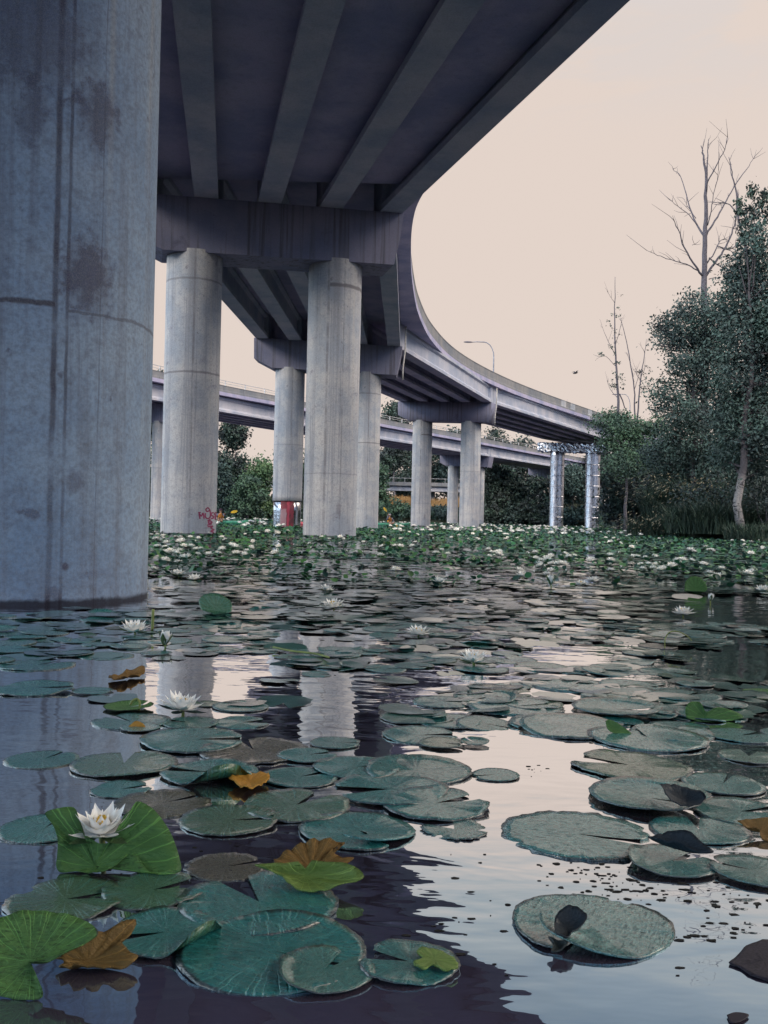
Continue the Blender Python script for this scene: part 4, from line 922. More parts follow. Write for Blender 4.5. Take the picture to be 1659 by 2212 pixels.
HERO = [  # centre px, width px, slit direction (deg), form, material, label
 (1280, 1987, 346, -118, 'hero', 'pad_spot', 'large round pad alone on bright water, its slit lobe rolled up and dark'),
 (1245, 1793, 322, -20, 'ragged', 'pad_spot', 'large ragged-edged speckled pad on bright water behind the pad with the rolled lobe'),
 (1362, 1647, 256, 150, 'wavy', 'pad_spot', 'wavy rimmed pad with rows of dark speckles, just above the dish-shaped pad'),
 (1400, 1717, 258, -35, 'cup', 'pad', 'dish-shaped pad with upturned rim right of the bright water'),
 (1562, 1687, 178, 60, 'flat2', 'pad', 'smooth oval pad between the dish-shaped pad and the right frame edge'),
 (1450, 1855, 200, 35, 'rim2', 'pad', 'pad with a crumpled folded back edge, left of the two joined at the right'),
 (1632, 1876, 190, 150, 'rim', 'pad', 'broad pad cut by the right frame edge, joined to the crumpled one'),
 (1510, 1783, 210, 80, 'flat', 'pad', 'flat pad half hidden behind the crumpled pad'),
 (1600, 1745, 200, 10, 'flat3', 'pad', 'pad at the right frame edge below the smooth oval pad'),
 (1070, 1667, 106, 200, 'flat2', 'pad', 'smallest single round pad alone at the edge of the bright water'),
 (900, 1657, 236, 165, 'curl2', 'pad', 'broad pad touching the smallest round one, with a dark lifted slit'),
 (770, 1652, 190, 20, 'flat', 'pad', 'pad overlapped by the broad pad beside the smallest round one'),
 (842, 1700, 250, 190, 'flat3', 'pad', 'broad pad lying just below the broad pad with the dark lifted slit'),
 (942, 1731, 234, 30, 'wavy', 'pad', 'wavy pad reaching into the bright water above the torn pad'),
 (982, 1782, 142, 120, 'torn', 'pad_spot', 'small torn pad with a wide gap on the edge of the bright water'),
 (773, 1785, 256, -50, 'curl2', 'pad', 'dark teal round pad left of the torn pad, above the brown sunken leaf'),
 (646, 1672, 170, 40, 'flat', 'pad', 'teal pad just right of the orange floating leaf'),
 (494, 1765, 212, 10, 'rim', 'pad', 'round teal pad right of the big green leaf behind the large white lily'),
 (640, 1733, 232, 60, 'wavy', 'pad', 'wide pad with silvery wrinkles below the orange floating leaf'),
 (455, 1664, 216, 170, 'roll', 'pad', 'pad with a rolled edge left of the orange floating leaf'),
 (268, 1645, 222, 100, 'flat', 'pad', 'large dark pad left of the one with the rolled edge'),
 (92, 1633, 160, 70, 'flat2', 'pad', 'oval teal pad near the left frame edge beside open dark water'),
 (262, 1697, 132, 30, 'wavy', 'pad', 'small teal pad above the olive pad near the large white lily'),
 (352, 1728, 204, 45, 'ragged', 'pad_olive', 'olive pad with an orange edge behind the large white lily'),
 (548, 1615, 236, 110, 'ragged', 'pad_olive', 'olive reddish pad left of the dark open water'),
 (664, 1626, 130, 30, 'flat', 'pad', 'pad overlapping the right end of the olive reddish pad'),
 (724, 1600, 110, 0, 'flat2', 'pad', 'small flat pad alone at the lower edge of the dark open water'),
 (416, 1594, 232, 10, 'flat', 'pad', 'broad pad in front of the small orange curled leaf'),
 (283, 1552, 170, 140, 'flat', 'pad', 'pad lying left of the lily with dark sepals, beside the orange curled leaf'),
 (520, 1555, 124, 20, 'flat3', 'pad', 'right one of two joined pads in front of the lily with dark sepals'),
 (412, 1556, 124, 160, 'flat', 'pad', 'left one of two joined pads in front of the lily with dark sepals'),
 (520, 1521, 124, 80, 'flat2', 'pad', 'pad right behind the lily with dark sepals, on the edge of bright reflections'),
 (277, 1524, 104, 40, 'cup', 'pad_green', 'green upturned pad with a bent stem left of the lily with dark sepals'),
 (75, 1483, 180, 20, 'wavy', 'pad', 'long pad at the left frame edge below the nearest column'),
 (200, 1489, 86, 0, 'flat2', 'pad', 'small pad beside the long pad on the dark column reflection'),
 (78, 1432, 166, 60, 'flat', 'pad', 'pad at the left frame edge nearest the foot of the nearest column'),
 (142, 1932, 250, 20, 'wavy', 'pad', 'dark glossy pad with pale flecks, below the large white lily'),
 (590, 2044, 396, -22, 'big', 'pad', 'largest dark pad in front, veins fanning from its centre'),
 (560, 1940, 340, 120, 'wavy', 'pad', 'dark crinkled pad partly under the largest dark pad'),
 (702, 2086, 220, 60, 'rim2', 'pad', 'pad folded at its corner, lying over the largest dark pad'),
 (884, 2070, 214, 160, 'wavy', 'pad', 'puckered pad with droplets at the right of the largest dark pad'),
 (360, 2008, 250, 200, 'roll', 'pad', 'dark pad with one rolled edge left of the largest dark pad'),
 (488, 1862, 172, 30, 'ragged', 'pad_olive', 'murky green pad half under water right of the big green leaf'),
 (330, 1912, 220, 30, 'tilt', 'pad', 'dark pad just below the big green leaf behind the large white lily'),
 (95, 1782, 190, 80, 'rim', 'pad', 'dark pad with a silvery curled edge left of the large white lily'),
 (1112, 1521, 206, 20, 'ragged', 'pad_spot', 'speckled flat pad at the top of the bright water'),
 (1332, 1529, 192, -10, 'cup', 'pad', 'pad with a high dark far rim right of the speckled flat pad'),
 (1218, 1564, 240, 200, 'curl2', 'pad_spot', 'speckled pad with one small dark flap standing up'),
 (1400, 1590, 250, 100, 'flat', 'pad_spot', 'broad pale pad under the small green flap at the right'),
 (1470, 1566, 140, 0, 'flat2', 'pad', 'pale pad behind the broad pale pad at the right'),
 (1600, 1583, 150, 30, 'flat', 'pad', 'pad at the right frame edge below the upright green leaf'),
 (1618, 1628, 130, 70, 'flat3', 'pad', 'lower pad at the right frame edge below the upright green leaf'),
 (900, 1545, 158, 10, 'curl2', 'pad', 'pad with a dark lifted flap left of the bright water top'),
 (968, 1553, 150, 160, 'flat', 'pad', 'pad in the bright water overlapped by the one with a dark lifted flap'),
 (1040, 1442, 120, 40, 'flat', 'pad', 'pale pad holding the white lily with green sepals'),
 (1480, 1500, 150, 40, 'flat', 'pad', 'pale pad right of the one with the high dark rim'),
 (1400, 1480, 140, 20, 'flat3', 'pad_spot', 'pale speckled pad behind the one with the high dark rim'),
 (1240, 1475, 190, 60, 'flat2', 'pad_spot', 'wide pale pad behind the speckled flat pad at the bright water top'),
 (1640, 1492, 70, 0, 'cup', 'pad_green', 'greenish pad at the right frame edge on dark water'),
 (955, 1512, 130, 0, 'ragged', 'pad', 'ragged pad just behind the two at the left of the bright water'),
]
for cx_, cy_, wp, rot, kind, mat, lab in HERO:
    g = atz(cx_, cy_, .01); D_ = g[1] * FV[1]
    pad_at(g, wp / F * D_ / 2, radians(rot), kind, mat, lab, 'large lily pads near the camera')

HERO_PADS = [o for o in COL.objects if o.name.startswith('lily_pad')]
def inside(poly, x, y):
    r = False; j = len(poly) - 1
    for i in range(len(poly)):
        xi, yi = poly[i]; xj, yj = poly[j]
        if (yi > y) != (yj > y) and x < (xj - xi) * (y - yi) / (yj - yi) + xi: r = not r
        j = i
    return r
OPEN = [[(330, 1425), (600, 1415), (640, 1490), (560, 1512), (330, 1500)], [(575, 1470), (840, 1455), (900, 1500), (830, 1615), (600, 1600), (585, 1530)], [(-60, 1440), (330, 1440), (330, 1520), (190, 1600), (-60, 1600)], [(1455, 1395), (1720, 1395), (1720, 1478), (1500, 1478)],
        [(1430, 1300), (1720, 1310), (1720, 1345), (1400, 1350)], [(640, 1370), (800, 1365), (820, 1400), (660, 1405)], [(1180, 1395), (1330, 1395), (1320, 1440), (1160, 1440)], [(-60, 1300), (330, 1300), (330, 1320), (-60, 1330)]]
rng = np.random.default_rng(12); small = 0; tries = 0
kinds = ['flat', 'flat2', 'flat3', 'rim', 'wavy', 'curl2', 'ragged', 'cup', 'flat', 'flat2', 'tilt', 'rim2']
while small < 238 and tries < 30000:
    tries += 1; Y = sqrt(rng.uniform(2.75 ** 2, 6.6 ** 2)); px = rng.uniform(-70, 1730); x = hx(px, Y); rad = rng.uniform(.065, .13) if rng.random() < .8 else rng.uniform(.04, .065)
    pxx, pyy = proj((x, Y, 0)); hw = rad * F / Y
    if pyy > 1612: continue
    if any(inside(p, pxx + k * hw, pyy) for p in OPEN for k in (-.6, 0, .6)): continue
    if math.hypot(x - NEAR[0], Y - NEAR[1]) < CR + rad + .05: continue
    lim = .62 if rng.random() < .75 else .3
    if any(math.hypot(x - a, Y - b) < lim * (rad + r) for a, b, r in placed): continue
    k = kinds[rng.integers(len(kinds))]; mt = 'pad' if rng.random() < .72 else ('pad_spot' if rng.random() < .75 else 'pad_olive')
    pad_at((x, Y), rad, rng.uniform(0, 2 * pi), k, mt, 'small plain lily pad, one of many crowding the middle of the pond', 'small lily pads crowding the middle of the pond', rng.normal(0, .03), rng.uniform(0, 6.3)); small += 1

# leaves standing out of the water or lying half sunk, built to the photograph's outlines on planes of their own
def traced(name, label, cat, outline, centre, plane, mat, bend=0., group=None, rings=6, thick=.003, wrinkle=.0):
    """leaf blade through the outline; plane(px, py) gives the 3D point; bend bows it, thickness is real"""
    O_ = [plane(*p) for p in spline([np.array(p, float) for p in outline] + [np.array(outline[0], float)], 4)[:-1]]; c = plane(*centre); O_ = np.array(O_)
    nv = np.zeros(3)
    for i in range(len(O_)): nv += np.cross(O_[i] - c, O_[(i + 1) % len(O_)] - c)
    nv /= np.linalg.norm(nv); nv = nv if nv[2] > 0 or abs(nv[2]) < .2 and nv[1] < 0 else -nv
    X = np.cross([0, 1, 0] if abs(nv[1]) < .9 else [0, 0, 1], nv); X /= np.linalg.norm(X); Yv = np.cross(nv, X); rad = max(np.linalg.norm(O_ - c, axis=1)); L = (O_ - c) @ np.stack([X, Yv, nv], 1) / rad
    rng = np.random.default_rng(len(outline) + int(centre[0])); ph = rng.uniform(0, 6, 3); V = [(0, 0, 0)]; n = len(L)
    for j in range(1, rings + 1):
        f = j / rings
        for i in range(n):
            p = L[i] * f; a = atan2(p[1], p[0]); p = p + np.array([0, 0, bend * f * f * (1 + .4 * sin(2 * a + ph[0])) + (wrinkle * f * sin(13 * a + ph[1])) + rng.normal(0, .004)]); V.append(tuple(p))
    Fc = [(0, 1 + i, 1 + (i + 1) % n) for i in range(n)]
    for j in range(rings - 1):
        for i in range(n): a = 1 + j * n + i; b = 1 + j * n + (i + 1) % n; Fc.append((a, a + n, b + n, b))
    k = len(V); t = thick / rad; V += [(x, y, z - t) for x, y, z in V]; Fc += [tuple(k + i for i in f[::-1]) for f in Fc]
    b0 = 1 + (rings - 1) * n
    for i in range(n): Fc.append((b0 + i, k + b0 + i, k + b0 + (i + 1) % n, b0 + (i + 1) % n))
    me = mesh_from(name, V, Fc, mat); o = bpy.data.objects.new(name, me); COL.objects.link(o)
    o.matrix_world = Matrix([[X[r] * rad, Yv[r] * rad, nv[r] * rad, c[r]] for r in range(3)] + [[0, 0, 0, 1]])
    return tag(o, label, cat, group)
def flat_plane(z, slope=0., py0=0.):                       # water plane, optionally rising away from the viewer
    def f(px, py):
        g = atz(px, py, z)
        return g
    return f
def up_plane(bx, by, tilt):                                # plane through the foot point, leaning back by tilt from upright
    g = atz(bx, by, -.004); nrm = np.array([0, -cos(tilt), sin(tilt)])
    def f(px, py): d = ray(px, py); return CP + d * ((g - CP) @ nrm) / (d @ nrm)
    return f
M['under'] = pad_material('lily_pad_underside', [(.014, .028, .040), (.024, .042, .055), (.016, .024, .036), (.014, .024, .036)], .5, .9, (.45, .6), .25, coat=.1)
for k, ol, c, tl in [(0, [(1196, 2008), (1201, 1987), (1228, 1975), (1262, 1990), (1267, 1998), (1240, 2022), (1224, 2043), (1200, 2036)], (1226, 2006), 76), (0, [(1184, 2030), (1206, 2036), (1226, 2046), (1214, 2056), (1190, 2060), (1196, 2044)], (1204, 2044), 80),
    (3, [(1425, 1711), (1456, 1704), (1492, 1715), (1524, 1740), (1510, 1749), (1470, 1747), (1440, 1735)], (1475, 1728), 78), (5, [(1398, 1818), (1440, 1812), (1490, 1822), (1540, 1852), (1500, 1848), (1440, 1832)], (1465, 1832), 74)]:
    by = max(p[1] for p in ol); g = atz(c[0], by, .011); nrm = np.array([0, -cos(radians(tl)), sin(radians(tl))])
    o = traced('folded_lobe', None, None, ol, c, (lambda px, py, g=g, nrm=nrm: CP + ray(px, py) * (((g - CP) @ nrm) / (ray(px, py) @ nrm))), M['under'], .3, wrinkle=.03)
    pr = HERO_PADS[k]; o.parent = pr; o.matrix_parent_inverse = pr.matrix_world.inverted()
traced('lily_leaf', 'large green veined leaf standing up behind the large white lily', 'lily leaf', [(196, 1889), (165, 1884), (132, 1886), (126, 1868), (132, 1825), (122, 1790), (104, 1762), (135, 1752), (166, 1750), (176, 1775), (186, 1808), (196, 1812), (220, 1826), (238, 1822), (256, 1800), (268, 1770), (285, 1752), (300, 1734), (330, 1748), (352, 1772), (372, 1805), (388, 1850), (391, 1886), (330, 1889), (290, 1846), (245, 1878), (222, 1888)], (205, 1872), up_plane(205, 1890, radians(30)), M['pad_green'], .10, wrinkle=.012)
traced('lily_leaf', 'big green leaf with radiating veins tilted up at the lower left corner', 'lily leaf', [(66, 2085), (110, 2086), (150, 2066), (196, 2040), (215, 2022), (200, 2005), (165, 1985), (110, 1974), (60, 1972), (20, 1985), (-40, 2010), (-70, 2060), (-60, 2120), (-10, 2150), (50, 2164), (95, 2158), (85, 2120)], (66, 2078), up_plane(66, 2165, radians(48)), M['pad_green'], .12, wrinkle=.02)
traced('withered_leaf', 'yellow and brown withered leaf beside the big veined leaf in the lower left', 'withered leaf', [(122, 2078), (160, 2058), (205, 2042), (250, 2022), (296, 2006), (280, 2032), (262, 2048), (300, 2078), (262, 2100), (190, 2108), (140, 2106), (128, 2096), (140, 2088)], (190, 2076), up_plane(190, 2112, radians(66)), M['pad_brown'], .2, wrinkle=.05)
traced('withered_leaf', 'brown half sunken leaf above the lime green one', 'withered leaf', [(600, 1882), (592, 1866), (620, 1848), (660, 1834), (700, 1831), (745, 1836), (716, 1854), (764, 1866), (738, 1878), (700, 1884), (650, 1888)], (672, 1876), up_plane(672, 1890, radians(70)), M['pad_brown'], .18, wrinkle=.06)
traced('lily_leaf', 'bright lime green leaf lying on edge behind the largest dark pad', 'lily leaf', [(552, 1895), (600, 1888), (660, 1885), (720, 1886), (755, 1894), (786, 1916), (740, 1930), (690, 1937), (640, 1932), (600, 1910)], (660, 1890), up_plane(660, 1938, radians(62)), M['pad_lime'], .2, wrinkle=.025)
traced('withered_leaf', 'orange leaf floating flat left of a teal pad in dark water', 'withered leaf', [(494, 1686), (510, 1678), (545, 1672), (578, 1676), (582, 1688), (565, 1698), (540, 1704), (515, 1700)], (540, 1688), flat_plane(.012), M['pad_orange'], .1, wrinkle=.05)
traced('withered_leaf', 'small orange leaf curled upright below the lily with dark sepals', 'withered leaf', [(274, 1572), (282, 1566), (294, 1558), (308, 1562), (314, 1572), (296, 1576)], (294, 1570), up_plane(294, 1577, radians(25)), M['pad_orange'], .1)
traced('withered_leaf', 'yellow brown leaf on dark water in the column reflection', 'withered leaf', [(234, 1464), (258, 1460), (288, 1452), (312, 1450), (312, 1458), (290, 1464), (262, 1472), (240, 1472)], (275, 1462), flat_plane(.01), M['pad_brown'], .08, wrinkle=.04)
traced('lily_leaf', 'upright green leaf folded in two at the right on dark water', 'lily leaf', [(1482, 1552), (1480, 1530), (1490, 1518), (1510, 1520), (1524, 1540), (1545, 1530), (1575, 1534), (1605, 1550), (1560, 1560), (1515, 1560)], (1525, 1552), up_plane(1525, 1560, radians(28)), M['pad_green'], .08)
traced('lily_leaf', 'small green flap standing on a broad pale pad at the right', 'lily leaf', [(1308, 1558), (1316, 1555), (1345, 1570), (1364, 1586), (1350, 1592), (1325, 1584), (1312, 1574)], (1332, 1576), up_plane(1340, 1592, radians(30)), M['pad_green'], .08)
traced('lily_leaf', 'dark round leaf standing upright far right in the pond', 'lily leaf', [(1478, 1277), (1480, 1258), (1492, 1246), (1508, 1246), (1522, 1258), (1526, 1276), (1502, 1282)], (1502, 1276), up_plane(1502, 1282, radians(15)), M['pad_green'], .06)
traced('lily_leaf', 'dark cupped leaf standing up on the water left of centre', 'lily leaf', [(434, 1318), (430, 1300), (440, 1288), (470, 1286), (498, 1300), (500, 1322), (470, 1328)], (466, 1318), up_plane(466, 1328, radians(35)), M['pad'], .1)
traced('withered_leaf', 'pale yellow leaf corner at the right frame edge on the joined pads', 'withered leaf', [(1592, 1776), (1630, 1772), (1680, 1780), (1690, 1820), (1645, 1818), (1636, 1795), (1610, 1792)], (1645, 1796), up_plane(1645, 1822, radians(60)), M['pad_brown'], .15, wrinkle=.04)
traced('lily_leaf', 'yellow green blotched leaf tip at the right end of the puckered pad', 'lily leaf', [(905, 2048), (935, 2049), (975, 2066), (990, 2088), (958, 2095), (936, 2083), (914, 2091), (893, 2080), (914, 2068), (900, 2058)], (940, 2072), flat_plane(.012), M['pad_lime'], .03, wrinkle=.03)
for lab, ol, c in [('flat dark shape on the water at the right frame edge in the lower corner', [(1612, 2042), (1659, 2028), (1720, 2040), (1730, 2150), (1670, 2122), (1622, 2106), (1598, 2090), (1574, 2080), (1590, 2066)], (1650, 2075)),
    ('small flat dark shape on the water near the bottom right corner', [(1570, 2192), (1590, 2186), (1618, 2192), (1600, 2206), (1578, 2208)], (1592, 2196))]:
    traced('dark_patch', lab, 'sunken leaf', ol, c, flat_plane(.003), M['sunken'], thick=.001)  # flat near-black shapes lying on the surface

# ------------------------------------------------------------------ the crowded bed farther out: too many leaves to count
def disc_template(n=9):
    a = np.arange(n) * 2 * pi / n; return np.concatenate([[[0, 0]], np.stack([np.cos(a), np.sin(a)], 1)])
def bed(name, n, ylo, yhi, flat, label, mats, seed, size, cover_gap=None, power=2., nt_=9, notch=False, low=False):
    rng = np.random.default_rng(seed); T = disc_template(nt_); m_ = len(T)
    if notch: T[1] *= .25
    Y = (rng.uniform(ylo ** power, yhi ** power, n)) ** (1 / power); px = rng.uniform(-260, 1920, n); X = np.array([hx(p, y) for p, y in zip(px, Y)])
    keep = np.ones(n, bool)
    for i in range(n):
        x, y = X[i], Y[i]
        if math.hypot(x, y) > rshore(math.degrees(atan2(x, y))) - .2: keep[i] = False
        a, b = proj((x, y, 0))
        if b < 1640 and any(inside(p, a, b) for p in OPEN) and rng.random() < .93: keep[i] = False
        if b > 1545 and (a > 640 or b > 1590): keep[i] = False
        if 502 < a < 586 and 60 < y < 86: keep[i] = False
        for c, _ in [(NEAR, 0)] + [(p, 0) for p, _o in cols]:
            if math.hypot(x - c[0], y - c[1]) < CR + .15: keep[i] = False
    if cover_gap is not None:                              # open lanes of water
        g = np.sin(X * .9 + 2.2 * np.sin(Y * .55)) + np.sin(Y * 2.3 + X * .35) * .8; keep &= ~((g > cover_gap) & (rng.random(n) < .88))
    X, Y = X[keep], Y[keep]; n = len(X)
    r = size * rng.uniform(.6, 1.15, n) * (1 + Y / 160); az = rng.uniform(0, 2 * pi, n); rot = rng.uniform(0, 2 * pi, n)
    tilt = np.abs(rng.normal(0, .05, n)) if flat else np.where(rng.random(n) < .5, rng.uniform(.15, .85, n), np.abs(rng.normal(0, .12, n)))
    x = T[None, :, 0] * np.cos(rot)[:, None] - T[None, :, 1] * np.sin(rot)[:, None]; y = T[None, :, 0] * np.sin(rot)[:, None] + T[None, :, 1] * np.cos(rot)[:, None]
    if flat: jit = 1 + rng.normal(0, .04, (n, m_)); x *= jit; y *= jit
    z = (rng.uniform(-.05, .35, n) if not flat else rng.uniform(0, .05, n))[:, None] * (x ** 2) + (0 if flat else .12 * np.sin(y * 2))
    ct, st = np.cos(tilt)[:, None], np.sin(tilt)[:, None]; y2 = y * ct - z * st; z2 = y * st + z * ct
    ca, sa = np.cos(az)[:, None], np.sin(az)[:, None]
    VX = X[:, None] + r[:, None] * (x * ca - y2 * sa); VY = Y[:, None] + r[:, None] * (x * sa + y2 * ca)
    base = (rng.uniform(.001, .005, n) if low else rng.uniform(.004, .02, n) if flat else rng.uniform(.004, .05, n))
    VZ = base[:, None] + r[:, None] * (z2 - (z2.min(1) * (.0 if flat else .75))[:, None])
    V = np.stack([VX, VY, VZ], 2).reshape(-1, 3)
    k = (np.arange(n) * m_)[:, None, None]; tri = np.array([[0, 1 + i, 1 + (i + 1) % (m_ - 1)] for i in range(m_ - 1)])
    Fc = (k + tri[None]).reshape(-1, 3); idx = np.repeat(rng.choice(len(mats), n, p=None), m_ - 1)
    o = build(name, V, Fc, mats, None, (0, 0, 0), idx, smooth=True); return tag(o, label, None, None, 'stuff')
def bedmat(name, a, b, rough, spec, coat=0.):
    q = N(name); P = q.pos(); n = q.noise(P, 1.3, 3, .6); n2 = q.noise(P, 9., 3, .6); c = q.mix(q.sm(n, .38, .62), a, b); c = q.mix(q.sm(n2, .5, .75, 0, .5), c, (.015, .02, .02))
    q.principled(c, rough, spec, normal=q.bump(n2, .2, .02), Coat_Weight=coat, Coat_Roughness=.13, Coat_IOR=1.7); return q.m
bm = [bedmat('leaf_bed_a', (.018, .125, .095), (.035, .165, .125), .25, .8, 1.), bedmat('leaf_bed_b', (.014, .105, .10), (.026, .14, .13), .22, .8, 1.), bedmat('leaf_bed_c', (.05, .14, .045), (.035, .10, .04), .4, .4), bedmat('leaf_bed_d', (.012, .075, .08), (.022, .105, .105), .25, .8, 1.)]
br = [bedmat('raised_leaf_a', (.026, .105, .055), (.04, .15, .068), .5, .3), bedmat('raised_leaf_b', (.022, .075, .055), (.035, .10, .07), .5, .3), bedmat('raised_leaf_c', (.06, .17, .05), (.04, .11, .04), .55, .25), bedmat('raised_leaf_d', (.02, .055, .048), (.03, .075, .062), .5, .3)]
bed('floating_leaves', 620, 3.3, 7.5, True, 'flat lily leaves filling in between the larger pads of the middle pond', bm[:2] + bm[3:], 50, .10, None, nt_=24, notch=True, low=True)
bed('floating_leaves', 6800, 6.0, 18, True, 'flat lily leaves covering the middle distance of the pond', bm[:2] + bm[3:], 51, .115, .42, nt_=16, notch=True)
bed('floating_leaves', 9000, 13, 60, True, 'flat lily leaves covering the far pond', br, 52, .12, 1.35)
bed('raised_leaves', 2400, 9.5, 17, False, 'scattered lily leaves lifted above the water', br, 53, .036, .5)
bed('raised_leaves', 16000, 14, 60, False, 'dense bed of raised lily leaves across the far pond', br, 54, .047)
bed('raised_leaves', 15000, 50, 185, False, 'dense bed of raised lily leaves by the far shore', br, 55, .065)

# ------------------------------------------------------------------ water lily flowers
q = N('white_petals'); n = q.noise(q.obj(), 14, 3, .5); q.principled(q.mix(n, (.90, .89, .84), (.96, .95, .92)), .55, .3, Subsurface_Weight=.0); M['petal'] = q.m
M['stamen'] = plain('yellow_stamens', (.75, .50, .06), .6, .3, 0, .15, 30); M['sepal'] = plain('green_sepals', (.07, .12, .05), .55, .3, 0, .3, 20); M['sepal_dark'] = plain('dark_sepals', (.03, .055, .05), .55, .3, 0, .3, 20); M['stem'] = plain('lily_stem', (.20, .24, .07), .5, .4, 0, .25, 20)
def petals(layers, n5=5, w5=4, seed=0, jit=.08):
    rng = np.random.default_rng(seed); V = []; Fc = []
    for cnt, L, W, t0, t1, off, r0 in layers:
        for k in range(cnt):
            az = 2 * pi * (k + off) / cnt + rng.normal(0, jit); l = L * rng.uniform(.9, 1.08); tt0 = t0 + rng.normal(0, .07); tt1 = t1 + rng.normal(0, .09); p = np.array([r0, 0.]); b = len(V)
            for i in range(n5 + 1):
                s = i / n5; w_ = W * (sin(pi * (s * .86 + .09)) ** .8) * (1 - .92 * max(0, s - .55) / .45 * s); ang = tt0 + (tt1 - tt0) * s
                for j in range(w5 + 1):
                    v = (j / w5 - .5) * 2; cup = .28 * v * v * w_
                    rx = p[0] - sin(ang) * cup; z = p[1] + cos(ang) * cup; y = v * w_
                    V.append((rx * cos(az) - y * sin(az), rx * sin(az) + y * cos(az), z))
                p = p + np.array([cos(ang), sin(ang)]) * l / n5
            for i in range(n5):
                for j in range(w5): a = b + i * (w5 + 1) + j; Fc.append((a, a + 1, a + w5 + 2, a + w5 + 1))
    return V, Fc
def flower_meshes(kind, seed, lod):
    n5, w5 = ((6, 4), (4, 2), (2, 2))[lod]
    if kind == 'open': L = [(9, .50, .105, .10, .75, 0, .04), (9, .46, .10, .5, 1.1, .5, .035), (8, .40, .085, .85, 1.35, .2, .03), (7, .32, .07, 1.1, 1.5, .6, .02)]
    elif kind == 'wide': L = [(10, .54, .10, .0, .45, 0, .04), (10, .50, .095, .3, .8, .5, .035), (9, .44, .08, .6, 1.1, .2, .03), (7, .34, .06, .95, 1.35, .6, .02)]
    else: L = [(6, .50, .16, 1.05, 1.75, 0, .05), (6, .50, .15, 1.15, 1.75, .5, .03), (5, .46, .12, 1.3, 1.7, .2, .02)]
    if lod == 2: L = [(max(5, c - 3), l, w_ * 1.25, a, b, o, r) for c, l, w_, a, b, o, r in L[:3]]
    return petals(L, n5, w5, seed)
FM = {}
def fmesh(kind, lod):
    if (kind, lod) not in FM:
        V, Fc = flower_meshes(kind, 3 + lod, lod)
        sv, sf = petals([(4, .5, .11, *((-.05, .55) if kind != 'bud' else (1.0, 1.5)), .3, .06)], 4, 3, 5); sv = [(x, y, z - .02) for x, y, z in sv]
        st = MB(); rng = np.random.default_rng(2)
        if lod == 0 and kind != 'bud':
            for k in range(46):
                a = rng.uniform(0, 6.28); r = rng.uniform(.02, .13); st.tube([(r * .5 * cos(a), r * .5 * sin(a), .02), (r * cos(a), r * sin(a), .16), (r * .8 * cos(a), r * .8 * sin(a), .235)], [.014, .014, .008], 4)
        if lod == 0:
            FM[(kind, lod)] = [('petals', mesh_from('petals', V, Fc, M['petal'])), ('sepals', mesh_from('sepals', sv, sf, M['sepal']))] + ([('stamens', mesh_from('stamens', st.v, st.f, M['stamen']))] if st.v else [])
        else:
            k = len(V); vv = list(V) + list(sv); ff = list(Fc) + [tuple(k + i for i in f) for f in sf]; ix = [0] * len(Fc) + [1] * len(sf)
            cr = [(0.0 + .09 * cos(a), .09 * sin(a), .2) for a in np.linspace(0, 6.28, 7)[:-1]]; k = len(vv)
            if kind != 'bud': vv += cr + [(0, 0, .24)]; ff += [(k + i, k + (i + 1) % 6, k + 6) for i in range(6)]; ix += [2] * 6
            FM[(kind, lod)] = mesh_from('water_lily_' + kind, vv, ff, [M['petal'], M['sepal'], M['stamen']], ix)
    return FM[(kind, lod)]
def hero_flower(px, py, wp, kind, label, z=.012, tilt=(0, 0), name='water_lily', dark=False, stem=True):
    g = atz(px, py, z); s = wp / F * g[1] * 1.28; s = s if kind != 'bud' else s * 1.8; t = thing(name, label, 'water lily', g, 'large white water lilies'); rz = random.uniform(0, 6)
    mw = Matrix.Rotation(tilt[0], 4, 'X') @ Matrix.Rotation(tilt[1], 4, 'Y') @ Matrix.Rotation(rz, 4, 'Z') @ Matrix.Scale(s, 4)
    for nm, me in fmesh(kind, 0):
        if nm == 'sepals' and dark: me = me.copy(); me.materials.clear(); me.materials.append(M['sepal_dark'])
        o = bpy.data.objects.new(nm, me); COL.objects.link(o); o.parent = t; o.matrix_local = mw
    if stem:
        mb = MB(); mb.tube([g + [0, 0, .0], g + [.004, .004, -z * .5], g + [.01, .006, -z - .05]], [.006, .0055, .005], 8); mb.build('stem', M['stem'], t, smooth=True)
g1 = aty(218, 1801, 1.80)
